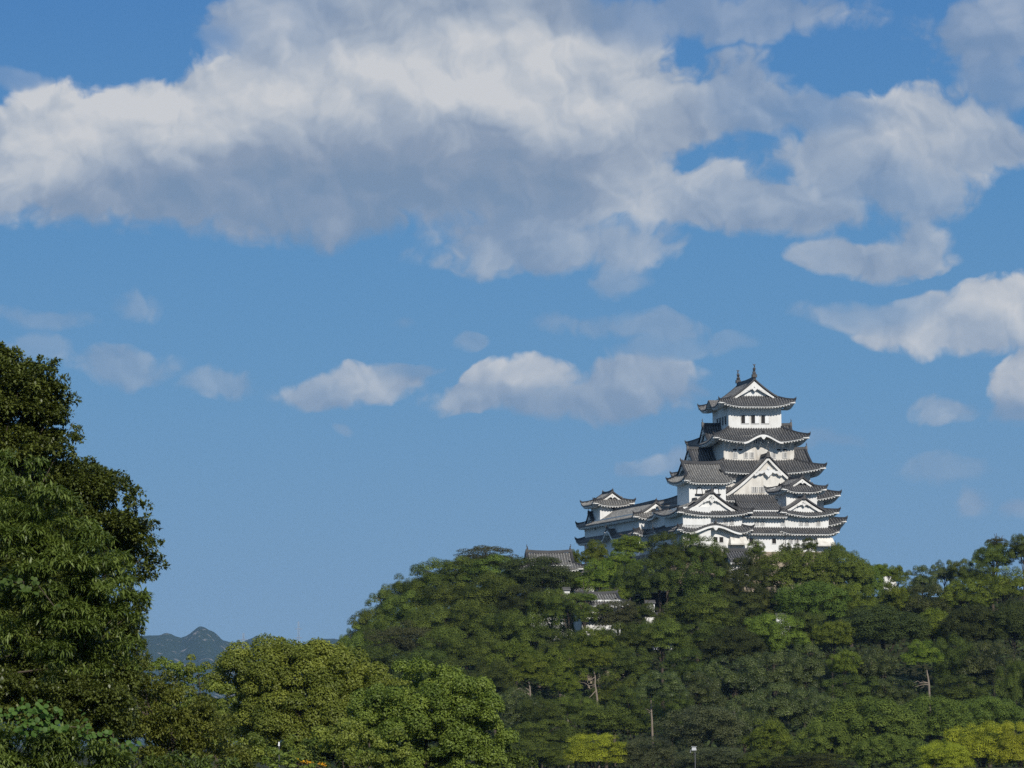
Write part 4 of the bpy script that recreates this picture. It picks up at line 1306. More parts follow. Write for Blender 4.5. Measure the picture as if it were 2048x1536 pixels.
KINDS = {
    'layer': ('dark green spreading tree', variants('spreading_crown', L_LAYER, 3, npuff=44, pr=0.21, flat=0.85, size=0.185, dens=44, shape='round', rough=0.13, jit=0.26, tvar=0.18)),
    'dome': ('dull green smooth domed tree', variants('domed_crown', L_DOME, 2, npuff=90, pr=0.19, flat=0.7, size=0.17, dens=48, rough=0.07, tvar=0.1, jit=0.5)),
    'camphor': ('green tree of round leafy puffs', variants('puffy_crown', L_CAMPHOR, 3, npuff=85, pr=0.150, flat=1.0, size=0.165, dens=58, rough=0.11, tvar=0.13, jit=0.2)),
    'canopy': ('light green tree of round leafy puffs', variants('canopy_crown', L_CANOPY, 3, npuff=120, pr=0.135, flat=1.0, size=0.165, dens=58, rough=0.07, tvar=0.13, jit=0.2)),
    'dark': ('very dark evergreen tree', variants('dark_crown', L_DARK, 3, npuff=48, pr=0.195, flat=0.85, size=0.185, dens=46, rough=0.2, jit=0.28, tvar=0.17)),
    'cedar': ('brownish green conifer in ragged tiers', variants('ragged_crown', L_CEDAR, 2, npuff=50, pr=0.2, flat=0.6, size=0.19, dens=44, shape='tiers', rough=0.26, jit=0.35, tvar=0.2)),
    'lime': ('light green loose leaved tree', variants('loose_crown', L_LIME, 3, npuff=52, pr=0.2, flat=0.75, size=0.24, dens=30, shape='loose', rough=0.2, jit=0.5, tvar=0.2)),
    'yellow': ('yellowing bright tree', variants('yellow_crown', L_YELLOW, 2, npuff=70, pr=0.19, flat=0.8, size=0.17, dens=50, rough=0.15, jit=0.45, tvar=0.2)),
    'twig': ('thin brownish tree with dry leaves', variants('thin_crown', L_TWIG, 2, npuff=90, pr=0.20, flat=0.55, size=0.18, dens=30, rough=0.13, jit=1.1)),
    'gloss': ('dark glossy leaved tree', variants('glossy_crown', L_GLOSS, 3, npuff=52, pr=0.185, flat=0.9, size=0.2, dens=42, rough=0.2, jit=0.45, tvar=0.17)),
    'muted': ('greyish green broad tree', variants('muted_crown', L_MUTED, 2, npuff=70, pr=0.18, flat=0.85, size=0.18, dens=46, rough=0.13, jit=0.6, tvar=0.14)),
    'olive': ('olive green low tree', variants('olive_crown', L_OLIVE, 2, npuff=60, pr=0.2, flat=0.7, size=0.19, dens=44, rough=0.14, jit=0.45, tvar=0.17)),
}
TRUNKS = [limb_mesh('trunk', 5 + i, M_BARK) for i in range(3)]
trng = random.Random(11)
count_kind = {}


def px_big(px, py):
    return py > 1130 and not (1480 < px < 1700 and py < 1120)


def plant(px, py, rx, ry, Y, kind, where, look=None, trunk=None, group='trees on the castle hill', tilt=0.0):
    lk, var = KINDS[kind]
    P = at(px, py, Y); m = Y / F_PX
    base = terrain(P.x, Y); h = max(2.2, P.z - base)
    root = empty(kind_name[kind], (P.x, Y, base), (look or lk) + ' ' + where, 'tree', group, trng.uniform(0, 6.28))
    k = count_kind.get(kind, 0); count_kind[kind] = k + 1
    c = bpy.data.objects.new('crown', var[k % len(var)]); COL.objects.link(c); c.parent = root
    s = 1.13 if px_big(px, py) else 1.0
    c.location = (0, 0, h); c.scale = (rx * m / 5.5 * s, rx * m / 5.5 * s * trng.uniform(0.85, 1.05), ry * m / 4.0 * s)
    t = bpy.data.objects.new('trunk', trunk or TRUNKS[k % 3]); COL.objects.link(t); t.parent = root
    t.scale = (rx * m / 5.5, rx * m / 5.5, h / 10.0)
    return root


kind_name = {'layer': 'spreading_tree', 'dome': 'domed_tree', 'camphor': 'camphor_tree', 'canopy': 'camphor_tree', 'dark': 'evergreen_tree', 'cedar': 'conifer_tree', 'lime': 'light_green_tree', 'yellow': 'yellow_tree',
             'twig': 'dry_leaf_tree', 'gloss': 'glossy_tree', 'muted': 'greyish_tree', 'olive': 'olive_tree'}
HILL = [
    # skyline, left to right
    (702, 1292, 22, 30, 800, 'layer', 'at the very foot of the left skyline beside the mountain'),
    (735, 1262, 36, 36, 800, 'layer', 'low on the left skyline, second step up'),
    (770, 1226, 38, 36, 804, 'layer', 'third step of the left skyline, jutting out'),
    (816, 1192, 50, 38, 806, 'layer', 'half way up the left skyline slope'),
    (878, 1166, 58, 38, 808, 'layer', 'left of the brownish hilltop crown'),
    (970, 1127, 74, 32, 812, 'twig', 'capping the left ridge against the sky', 'rusty brown sparse crown'),
    (992, 1160, 66, 38, 806, 'layer', 'just under the rusty brown hilltop crown'),
    (1070, 1161, 88, 42, 800, 'dome', 'in front of the pale turret roof'),
    (1150, 1166, 34, 22, 800, 'layer', 'under the right end of the turret roof', 'small dark green tree'),
    (1148, 1120, 18, 22, 822, 'lime', 'between the turret roof and the side wing', 'thin light green treetop'),
    (1192, 1112, 36, 30, 808, 'lime', 'in front of the arched eave of the side wing'),
    (1258, 1094, 40, 28, 812, 'lime', 'highest in front of the side wing', 'bright yellow green tree'),
    (1243, 1130, 44, 30, 806, 'lime', 'below the brightest treetop under the wing', 'yellow green leafy tree'),
    (1200, 1160, 46, 34, 798, 'lime', 'above the gatehouse roof', 'mottled light green tree'),
    (1335, 1110, 48, 44, 812, 'dark', 'hiding the corner where wing and small keep meet'),
    (1398, 1112, 50, 42, 814, 'dark', 'in front of the arched eave of the left small keep'),
    (1432, 1125, 30, 34, 808, 'dark', 'immediately left of the small dark gate roof', 'narrow dark evergreen'),
    (1513, 1104, 20, 22, 810, 'layer', 'standing alone against the white lower wall', 'small bushy tree'),
    (1571, 1100, 13, 13, 811, 'gloss', 'leftmost against the lower wall, knee high to its windows', 'tiny dark sapling'),
    (1594, 1100, 11, 13, 811, 'gloss', 'between two darker saplings on the white wall', 'tiny see-through sapling'),
    (1618, 1094, 20, 18, 811, 'dark', 'tallest of the saplings against the white wall', 'rounded dark sapling'),
    (1672, 1106, 24, 20, 815, 'olive', 'at the right foot of the white walls'),
    (1500, 1150, 40, 40, 800, 'cedar', 'right under the small bushy tree by the wall'),
    (1520, 1205, 38, 50, 785, 'cedar', 'in the dark cleft left of the round puffy trees'),
    (1590, 1150, 74, 46, 802, 'canopy', 'directly below the saplings of the white wall'),
    (1680, 1150, 62, 44, 805, 'canopy', 'on the right shoulder below the white walls'),
    (1728, 1172, 42, 40, 808, 'canopy', 'stepping down right from the castle shoulder'),
    (1762, 1146, 26, 20, 826, 'lime', 'on the low skyline, white scrap beneath it'),
    (1795, 1152, 18, 20, 826, 'lime', 'slim, next to the dip in the skyline', 'thin light green tree'),
    (1790, 1200, 34, 40, 800, 'lime', 'below the dip of the right skyline', 'tall light green tree'),
    (1845, 1172, 34, 32, 822, 'gloss', 'first dark hump right of the skyline dip'),
    (1888, 1150, 24, 24, 826, 'gloss', 'pointed, middle of the right skyline', 'dark blue green tree'),
    (1928, 1152, 26, 26, 822, 'layer', 'in the notch before the high right edge', 'small dark green tree'),
    (1985, 1118, 46, 34, 818, 'layer', 'rising toward the right edge of the skyline'),
    (1992, 1090, 26, 16, 824, 'twig', 'top of the right skyline', 'sparse airy crown'),
    (2046, 1106, 34, 34, 816, 'dark', 'cut by the right edge on the skyline'),
    # second row
    (758, 1284, 50, 42, 785, 'layer', 'low left flank above the dry brown tree'),
    (820, 1240, 56, 44, 788, 'layer', 'left flank, one row below the skyline'),
    (890, 1206, 64, 42, 790, 'layer', 'left flank, under the brownish ridge'),
    (975, 1200, 66, 44, 788, 'layer', 'middle of the left hill under the dull dome'),
    (1050, 1215, 62, 40, 786, 'dome', 'below the smooth dome by the turret', 'dull dark low dome'),
    (1100, 1225, 50, 36, 782, 'layer', 'left of the gatehouse'),
    (1150, 1250, 34, 30, 772, 'layer', 'hiding the lower left corner of the gatehouse', 'small dark green tree'),
    (1240, 1238, 46, 30, 758, 'twig', 'right of the gatehouse wall, hiding its corner', 'grey brown twiggy tree'),
    (1262, 1175, 36, 40, 792, 'dark', 'right above the grey brown twiggy tree'),
    (1322, 1168, 56, 46, 790, 'dark', 'large, below the left small keep'),
    (1395, 1180, 58, 46, 788, 'dark', 'under the small dark gate roof'),
    (1452, 1180, 44, 46, 790, 'cedar', 'straight below the dark gate roof'),
    (1395, 1232, 72, 34, 758, 'layer', 'spreading flat right of the white coped wall', 'wide flat-topped tree'),
    (1475, 1240, 52, 40, 770, 'cedar', 'left of the white scrap in the cleft'),
    (1625, 1212, 72, 44, 782, 'canopy', 'middle of the puffy slope right of the cleft'),
    (1700, 1215, 60, 40, 786, 'camphor', 'puffy slope, just above the brown dome'),
    (1855, 1212, 52, 36, 800, 'gloss', 'below the dark humps of the right skyline'),
    (1930, 1196, 58, 32, 802, 'camphor', 'pale band under the right skyline notch'),
    (2010, 1178, 56, 36, 804, 'camphor', 'upper right under the airy crown'),
    (1955, 1160, 40, 26, 812, 'dark', 'second row below the right skyline notch', 'low dark evergreen'),
    (1190, 1284, 46, 22, 752, 'dark', 'at the very foot of the gatehouse wall', 'low dark evergreen'),
    (1136, 1218, 40, 24, 760, 'layer', 'lapping over the left end of the gatehouse roof'),
    (1222, 1200, 34, 26, 776, 'lime', 'over the right end of the gatehouse roof', 'small green leafy tree'),
    (1300, 1262, 40, 18, 752, 'layer', 'hiding the foot of the white coped wall', 'low spreading tree'),
    (1290, 1228, 22, 18, 757, 'dark', 'over the left end of the white coped wall', 'little dark evergreen'),
    (1172, 1232, 22, 20, 756, 'layer', 'in front of the left half of the gatehouse wall', 'small dark leafy tree'),
    (1208, 1224, 18, 13, 757, 'layer', 'spilling across the middle of the gatehouse wall', 'little leafy tree'),
    (1168, 1196, 26, 12, 764, 'layer', 'lying over the gatehouse roof slope', 'flat leafy tree'),
    (1322, 1240, 15, 12, 756, 'layer', 'before the middle of the white coped wall', 'little green tree'),
    (768, 1338, 62, 38, 742, 'dark', 'beneath the large dry brown tree, just above the grove', 'shadowed evergreen'),
    (925, 1160, 46, 36, 806, 'layer', 'directly left under the rusty brown hilltop crown'),
    # third row
    (735, 1310, 44, 46, 765, 'layer', 'bottom of the left flank above the grove'),
    (800, 1295, 66, 44, 760, 'twig', 'low left on the hill above the grove', 'large dry brown tree'),
    (862, 1262, 56, 40, 770, 'layer', 'right above the large dry brown tree'),
    (930, 1255, 58, 42, 772, 'layer', 'centre of the left hill face'),
    (1005, 1260, 62, 42, 768, 'layer', 'left hill face, level with the gatehouse foot'),
    (1078, 1275, 54, 38, 762, 'layer', 'under and left of the gatehouse'),
    (890, 1310, 54, 42, 748, 'layer', 'right of the large dry brown tree'),
    (960, 1312, 58, 42, 745, 'layer', 'low on the left hill face above the domed grove'),
    (1030, 1322, 48, 38, 738, 'lime', 'left of the pale leaning trunks', 'dim light green tree'),
    (1120, 1300, 48, 34, 745, 'dark', 'below the gatehouse, left of the yellow green crown'),
    (1186, 1290, 44, 30, 732, 'lime', 'below the gatehouse wall, brightest crown there', 'yellow green crown'),
    (1255, 1290, 54, 36, 745, 'dark', 'below the grey brown twiggy tree'),
    (1325, 1282, 56, 34, 748, 'layer', 'below the end of the coped wall'),
    (1400, 1285, 54, 34, 748, 'dark', 'under the wide flat-topped tree'),
    (1468, 1300, 58, 40, 742, 'dome', 'dark smooth, below the ragged conifers', 'dark dull dome'),
    (1548, 1278, 62, 42, 752, 'camphor', 'under the white scrap in the cleft', 'shaded puffy tree'),
    (1618, 1268, 46, 38, 756, 'dark', 'left of the large brown dome'),
    (1665, 1275, 38, 36, 744, 'lime', 'left of the brown dome, upper of the two bright ones', 'leafy light green tree'),
    (1762, 1262, 90, 46, 752, 'dome', 'large and dark brown, right of centre hill', 'broad dark brown dome'),
    (1868, 1258, 44, 38, 758, 'lime', 'right of the broad dark brown dome', 'dim yellow green tree'),
    (1945, 1262, 60, 46, 752, 'dome', 'second dome right of the dark brown one', 'grey green dull dome'),
    (2025, 1255, 54, 50, 750, 'dome', 'at the right edge half way up the hill', 'shadowy dull dome'),
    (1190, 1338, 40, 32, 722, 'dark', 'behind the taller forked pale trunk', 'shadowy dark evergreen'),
    # fourth row
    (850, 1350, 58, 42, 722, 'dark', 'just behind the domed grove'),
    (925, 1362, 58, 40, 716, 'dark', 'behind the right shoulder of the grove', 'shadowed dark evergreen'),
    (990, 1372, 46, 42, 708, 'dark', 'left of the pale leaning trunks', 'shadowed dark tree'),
    (1120, 1345, 46, 40, 712, 'lime', 'between the two pale trunks', 'leafy green tree'),
    (1255, 1340, 50, 38, 715, 'dark', 'right of the taller pale trunk'),
    (1230, 1392, 54, 34, 690, 'layer', 'at the foot of the taller pale trunk', 'bright green spreading tree'),
    (1380, 1345, 54, 40, 712, 'dark', 'middle slope above the greyish tree'),
    (1395, 1395, 50, 40, 692, 'gloss', 'right of the lone bare trunk'),
    (1465, 1372, 58, 48, 702, 'gloss', 'densest, below the dark dull dome'),
    (1545, 1355, 54, 44, 710, 'gloss', 'dense, left of the two bright green trees'),
    (1610, 1345, 46, 44, 715, 'gloss', 'touching the leafy bright tree from the left'),
    (1688, 1332, 32, 34, 712, 'lime', 'lower of the two bright trees left of the brown dome', 'brightest yellow green tree'),
    (1745, 1345, 56, 42, 716, 'gloss', 'directly below the broad dark brown dome'),
    (1710, 1392, 62, 34, 694, 'dark', 'above the big round puffy tree'),
    (1790, 1392, 50, 32, 694, 'gloss', 'left of the bare thin trunk with dead twigs'),
    (1912, 1335, 46, 52, 720, 'dark', 'right of the bare thin trunk'),
    (1985, 1340, 56, 46, 716, 'gloss', 'lower right below the grey green dome'),
    (1920, 1390, 60, 34, 696, 'dark', 'above the right puffy canopy'),
    (2028, 1385, 40, 52, 700, 'dark', 'at the right edge above the yellow trees'),
    # fifth row
    (1030, 1425, 44, 40, 668, 'gloss', 'beside the right edge of the grove'),
    (1085, 1440, 46, 36, 660, 'dark', 'under the leaning pale trunk'),
    (1150, 1420, 46, 32, 668, 'layer', 'under the thin middle trunk', 'low green tree'),
    (1090, 1478, 64, 32, 640, 'olive', 'left of the low yellow tree'),
    (1215, 1452, 74, 36, 655, 'olive', 'above the low yellow tree', 'brownish olive broad tree'),
    (1265, 1420, 40, 40, 668, 'dark', 'in shadow left of the lone bare trunk'),
    (1345, 1432, 44, 40, 660, 'dark', 'in shadow right of the lone bare trunk'),
    (1405, 1468, 82, 46, 640, 'muted', 'behind the lamp post'),
    (1490, 1455, 50, 52, 652, 'gloss', 'right of the greyish tree'),
    (1555, 1425, 58, 46, 668, 'gloss', 'dense, left of the big round puffy tree'),
    (1620, 1425, 46, 40, 670, 'gloss', 'at the upper left of the big puffy tree'),
    (1540, 1485, 46, 44, 640, 'lime', 'low, left of the big puffy tree', 'dark olive green tree'),
    (1735, 1462, 112, 60, 640, 'canopy', 'large, low on the slope left of the yellow trees', 'big round puffy tree'),
    (1868, 1450, 84, 50, 648, 'canopy', 'behind the two yellow trees', 'wide puffy tree'),
    (1975, 1442, 78, 44, 655, 'canopy', 'above the right yellow tree', 'fine textured puffy tree'),
    (1655, 1496, 64, 46, 634, 'canopy', 'at the lower left of the big puffy tree', 'smaller puffy tree'),
    (1785, 1512, 74, 38, 628, 'canopy', 'at the bottom edge left of the yellow trees'),
    # bottom row
    (1190, 1508, 66, 34, 618, 'yellow', 'at the bottom centre, lone among dark trees', 'low yellow tree'),
    (1075, 1516, 58, 30, 612, 'olive', 'at the bottom right of the grove', 'yellowish olive bush-like tree'),
    (1300, 1515, 66, 34, 618, 'muted', 'left of the lamp post'),
    (1420, 1526, 66, 26, 612, 'muted', 'at the bottom edge under the lamp', 'low greyish tree'),
    (1520, 1528, 56, 24, 612, 'olive', 'at the bottom edge right of the lamp'),
    (1620, 1530, 70, 22, 606, 'cedar', 'at the bottom edge under the smaller puffy tree', 'brownish low conifer'),
    (1962, 1502, 78, 46, 606, 'yellow', 'taller and middle of the three at the lower right', 'bright yellow tree'),
    (2040, 1500, 52, 48, 602, 'yellow', 'cut by the right edge', 'bright yellow tree'),
    (1888, 1522, 54, 32, 600, 'yellow', 'lowest and leftmost of the three at the lower right', 'greenish yellow tree'),
]
for row in HILL:
    plant(*row[:6], row[6], row[7] if len(row) > 7 else None)


# trees whose bare pale trunks show on the slope
def bare_trunk(name, px0, py0, px1, py1, Y, arms, crown, label):
    """arms: (start fraction, [(px, py) ...]) read off the photo; every arm leans in depth too"""
    P0 = at(px0, py0, Y); base = terrain(P0.x, Y)
    root = empty(name, (P0.x, Y, base), label, 'tree', 'trees on the castle hill')
    rg = random.Random(int(px0)); mb = MB()

    def loc(px, py, dy):
        p = at(px, py, Y); return Vector((p.x - P0.x, dy, p.z - base))
    t0, t1 = loc(px0, py0, 0), loc(px1, py1, 0.3)
    pts = [Vector((0.2, 0, -0.5))] + [t0 + (t1 - t0) * k + Vector((rg.uniform(-.08, .08), 0, 0)) for k in (0, .25, .5, .75, 1)]
    mb.tube(pts, [.19, .15, .13, .12, .10, .06], 7)
    for i, (k, px) in enumerate(arms):
        s = t0 + (t1 - t0) * k
        q = [s] + [loc(a, b, (1 if i % 2 else -1) * 0.5 * (j + 1)) for j, (a, b) in enumerate(px)]
        mb.tube(q, [.08 * (1 - .75 * j / (len(q) - 1)) for j in range(len(q))], 5)
    mb.build('trunk', M_PALEBARK, root)
    cx_, cy_, rx, ry, kind = crown
    k = count_kind.get(kind, 0); count_kind[kind] = k + 1
    c = bpy.data.objects.new('crown', KINDS[kind][1][k % len(KINDS[kind][1])]); COL.objects.link(c); c.parent = root
    c.location = loc(cx_, cy_, 0.8); m = Y / F_PX
    c.scale = (rx * m / 5.5, rx * m / 5.5 * 0.8, ry * m / 4)
    return root


bare_trunk('light_green_tree', 1062, 1412, 1058, 1362, 672, [(.35, [(1050, 1380), (1043, 1381)]), (.6, [(1052, 1376), (1046, 1375)]), (.45, [(1040, 1376), (1028, 1382), (1016, 1396)]), (.4, [(1042, 1380), (1026, 1390), (1020, 1405)])],
           (1062, 1342, 44, 34, 'lime'), 'light green tree on a pale trunk with bending bare side limbs')
bare_trunk('light_green_tree', 1194, 1398, 1188, 1340, 676, [(.3, [(1182, 1392), (1172, 1400)]), (.5, [(1180, 1372), (1170, 1366), (1152, 1362)]), (.75, [(1184, 1358), (1174, 1352)])],
           (1185, 1322, 48, 32, 'lime'), 'green tree on the taller pale forked trunk below the gatehouse')
bare_trunk('light_green_tree', 1134, 1416, 1128, 1388, 676, [(.7, [(1124, 1390), (1118, 1389)])], (1132, 1372, 32, 30, 'lime'), 'green tree on the thin middle trunk of three')
bare_trunk('evergreen_tree', 1305, 1455, 1302, 1400, 652, [(.55, [(1296, 1420), (1290, 1417)]), (.4, [(1298, 1424), (1291, 1424)]), (.7, [(1307, 1412), (1306, 1404)])],
           (1325, 1378, 50, 34, 'gloss'), 'dark tree on a lone straight bare trunk above the lamp')
bare_trunk('light_green_tree', 1858, 1372, 1854, 1340, 690, [(.1, [(1842, 1370), (1828, 1374)]), (.05, [(1845, 1375), (1832, 1380)]), (.2, [(1840, 1366), (1834, 1362), (1826, 1366)]), (.15, [(1846, 1362), (1836, 1370)])],
           (1845, 1312, 42, 30, 'lime'), 'bright yellow green tree on a thin trunk with dead twigs')

# ground cover between the trunks
r = np.random.default_rng(77)
n = 90000
Yg = r.uniform(604, 835, n); pxg = r.uniform(350, 2700, n)
Xg = (pxg - CX) / F_PX * Yg
Zg = np.array([terrain(a, b) for a, b in zip(Xg, Yg)])
hump = 0.9 + 0.7 * np.sin(Xg * 0.9) * np.cos(Yg * 0.8) + r.uniform(0, 1.1, n)
pos = np.stack([Xg, Yg, Zg + np.maximum(hump, 0.1)], 1)
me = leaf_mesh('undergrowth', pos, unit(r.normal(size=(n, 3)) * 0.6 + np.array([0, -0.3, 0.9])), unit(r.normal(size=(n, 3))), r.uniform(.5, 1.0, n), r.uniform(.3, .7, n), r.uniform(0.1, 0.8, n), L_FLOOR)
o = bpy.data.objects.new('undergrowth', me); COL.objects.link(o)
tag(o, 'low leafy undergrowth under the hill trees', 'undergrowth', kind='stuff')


# ------------------------------------------------------------------ the grove of low trees in the middle distance
def blob_tree(name, label, blobs, Y, mat, dens, size, asp, cat='tree', group=None, npf=30, pr=0.3, flat=0.85, base_px=None, jit=0.9, limb=M_BARK, seed=1, tvar=0.2, droop=0.12, cluster=0, twig=0.0, zmin=-0.5, limbs=2, limb_w=0.3):
    """a tree built from large lobes (px, py, rx, ry, depth) each broken into puffs of leaves"""
    r = np.random.default_rng(seed); m = Y / F_PX
    bx = base_px if base_px is not None else sum(b[0] for b in blobs) / len(blobs)
    B0 = at(bx, 1480, Y); base = terrain(B0.x, Y)
    root = empty(name, (B0.x, Y, base), label, cat, group)
    C, RR, T, anchors = [], [], [], []
    for (px, py, rx, ry, dy) in blobs:
        yy = Y + dy; mm = yy / F_PX
        p = at(px, py, yy); c0 = np.array([p.x - B0.x, dy, p.z - base])
        rr = np.array([rx * mm, (rx + ry) * 0.5 * mm, ry * mm])
        anchors.append((c0, rr))
        np_ = max(6, int(npf * (rx * ry) / 6000))
        d = dirs(r, np_, -0.75)
        k = r.uniform(0.62, 0.98, (len(d), 1))
        C.append(c0 + d * rr * k); s = r.uniform(0.7, 1.3, len(d)) * pr * rr.mean()
        RR.append(np.stack([s, s, s * flat], 1)); T.append(0.45 + r.normal(0, tvar, len(d)))
    C = np.concatenate(C); RR = np.concatenate(RR); T = np.concatenate(T)
    if not cluster:
        a_ = puff_leaves(r, C, RR, T, dens, size, asp, jit, 0.4, zmin)
        me = leaf_mesh('crown', *a_, mat, droop=droop)
    else:
        P, nr, tn, L, W_, Tt = puff_leaves(r, C, RR, T, dens / cluster, size, asp, 0.6, 0.3, zmin)
        n = len(P)                                   # every point is a twig tip carrying a fan of leaves
        out_ = unit(nr + 0.35 * r.normal(size=(n, 3)))
        rep = lambda a__: np.repeat(a__, cluster, 0)
        ang = np.tile(np.arange(cluster) * 2 * math.pi / cluster, n) + np.repeat(r.uniform(0, 6.28, n), cluster)
        x = unit(np.cross(out_, np.array([0.03, 0.02, 1.0]))); y = np.cross(out_, x)
        ca, sa = np.cos(ang)[:, None], np.sin(ang)[:, None]
        td = unit(rep(out_) * 0.55 + (rep(x) * ca + rep(y) * sa) * 0.8 + np.array([0, 0, -twig]) + 0.2 * r.normal(size=(n * cluster, 3)))
        nn = unit(np.cross(np.cross(td, np.array([0, 0, 1.0])) + 1e-6, td) + 0.25 * r.normal(size=(n * cluster, 3)))
        nn[nn[:, 2] < 0] *= -1
        LL = rep(L) * r.uniform(0.7, 1.2, n * cluster)
        me = leaf_mesh('crown', rep(P) + 0.02 * r.normal(size=(n * cluster, 3)), nn, td, LL, LL * asp, rep(Tt) + r.normal(0, 0.12, n * cluster), mat, droop=droop, base=True)
    c = bpy.data.objects.new('crown', me); COL.objects.link(c); c.parent = root
    rg = random.Random(seed); mb = MB()
    hmax = max(a[0][2] for a in anchors); r0_ = (0.022 if hmax < 7 else 0.014) * hmax + 0.03
    tr = [Vector((rg.uniform(-.1, .1) * k, rg.uniform(-.1, .1) * k, -0.3 + hmax * 0.8 * k)) for k in (0, .2, .4, .6, .8, 1)]
    mb.tube(tr, [r0_ * (1.3 - k) for k in (0, .2, .4, .6, .8, .95)], 7)
    for c0, rr in anchors:
        for j in range(limbs):
            b = tr[0] + (tr[-1] - tr[0]) * min(0.95, max(0.2, 0.72 * c0[2] / (0.8 * hmax)))
            e = Vector(c0) + Vector((rg.uniform(-.6, .6) * rr[0], rg.uniform(-.6, .6) * rr[1], rg.uniform(-.3, .5) * rr[2]))
            mid = (b + e) / 2 + Vector((rg.uniform(-.1, .1), 0.25 * rr[1], -0.16 * (e - b).length))
            mb.tube([b, mid, e], [r0_ * limb_w, r0_ * limb_w * .66, r0_ * limb_w * .2], 5)
    mb.build('trunk', limb, root)
    return root


GR = 'trees of the grove in front of the hill'
blob_tree('grove_tree', 'broad bright olive green domed tree, tallest of the grove, centre left', [(560, 1345, 120, 62, 0), (640, 1365, 120, 72, 0.3), (500, 1365, 80, 62, -.3), (720, 1400, 100, 70, 0.2), (590, 1420, 140, 60, -.6), (545, 1300, 45, 24, 0), (640, 1310, 60, 24, 0.3), (620, 1470, 120, 50, -.8), (520, 1430, 60, 50, .6)], 215, L_GROVE, 260, 0.115, 0.55, group=GR, npf=30, pr=0.27, seed=3, base_px=600)
blob_tree('grove_tree', 'rounded bright olive green tree forming the right shoulder of the grove', [(840, 1390, 110, 62, 0), (910, 1430, 95, 78, -.2), (780, 1430, 90, 60, 0.4), (950, 1490, 75, 60, 0), (850, 1480, 120, 62, -.6), (900, 1530, 110, 40, -.7), (780, 1520, 70, 34, -.5)], 205, L_GROVE, 260, 0.115, 0.55, group=GR, npf=30, pr=0.27, seed=4, base_px=850)
blob_tree('grove_tree', 'small round puff of tree standing left of the tallest grove dome', [(398, 1336, 38, 38, 0), (400, 1385, 50, 44, 0)], 222, L_GROVE, 260, 0.115, 0.55, group=GR, npf=34, pr=0.28, seed=5)
blob_tree('grove_tree', 'low grove tree with a bushy top just right of the dark left trees', [(325, 1362, 56, 46, 0), (305, 1340, 26, 26, 0), (375, 1350, 40, 30, .2), (370, 1400, 50, 40, 0.3), (340, 1420, 60, 40, -.3)], 222, L_GROVE, 260, 0.115, 0.55, group=GR, npf=34, pr=0.28, seed=6)
blob_tree('grove_tree', 'bright green tree at the front of the grove beneath a dark hollow', [(440, 1450, 60, 50, 0), (420, 1405, 50, 40, 0.2), (470, 1495, 60, 40, 0), (400, 1490, 50, 40, -.2)], 190, L_GROVE, 260, 0.115, 0.55, group=GR, npf=34, pr=0.28, seed=7)
blob_tree('grove_tree', 'low leafy tree at the bottom edge between two dark hollows', [(690, 1480, 70, 44, 0), (770, 1500, 60, 40, 0.3), (560, 1505, 60, 34, 0.3), (720, 1528, 80, 24, -.2)], 190, L_GROVE, 260, 0.115, 0.55, group=GR, npf=34, pr=0.28, seed=8)
blob_tree('grove_tree', 'tree at the right foot of the grove with some yellowed leaves', [(1010, 1500, 55, 38, 0), (975, 1525, 60, 26, 0), (1050, 1530, 40, 24, 0)], 235, L_OLIVE, 170, 0.15, 0.55, group=GR, npf=34, pr=0.28, seed=9)
blob_tree('shrub', 'small green shrub at the foot of the slim white-topped post', [(556, 1514, 44, 20, 0), (590, 1530, 40, 14, 0), (530, 1528, 40, 16, .1)], 183, L_GROVE, 220, 0.115, 0.55, cat='bush', npf=40, pr=0.3, seed=13)
blob_tree('hedge_shrub', 'dark shrub in the hollow behind the orange flowers', [(610, 1500, 60, 24, 0), (680, 1510, 50, 22, 0), (560, 1508, 40, 20, .1), (740, 1518, 50, 18, .1)], 203, L_DARK, 150, 0.14, 0.55, cat='bush', npf=34, pr=0.3, seed=14)
blob_tree('grove_tree', 'shadowy low tree behind the front of the grove at far left', [(330, 1450, 70, 50, 0), (400, 1460, 80, 60, .4), (470, 1480, 80, 60, .6), (300, 1400, 50, 50, .8)], 226, L_DARK, 110, 0.17, 0.55, group=GR, npf=26, pr=0.3, seed=12)
blob_tree('grove_tree', 'dark understorey tree in the shade behind the front of the grove', [(520, 1440, 60, 60, 1.5), (620, 1480, 80, 60, 2), (720, 1500, 100, 60, 2), (800, 1500, 100, 50, 2), (930, 1520, 80, 40, 2), (560, 1520, 120, 40, 2.5), (1020, 1530, 70, 30, 2.5)], 232, L_DARK, 90, 0.18, 0.55, group=GR, npf=26, pr=0.3, seed=10)

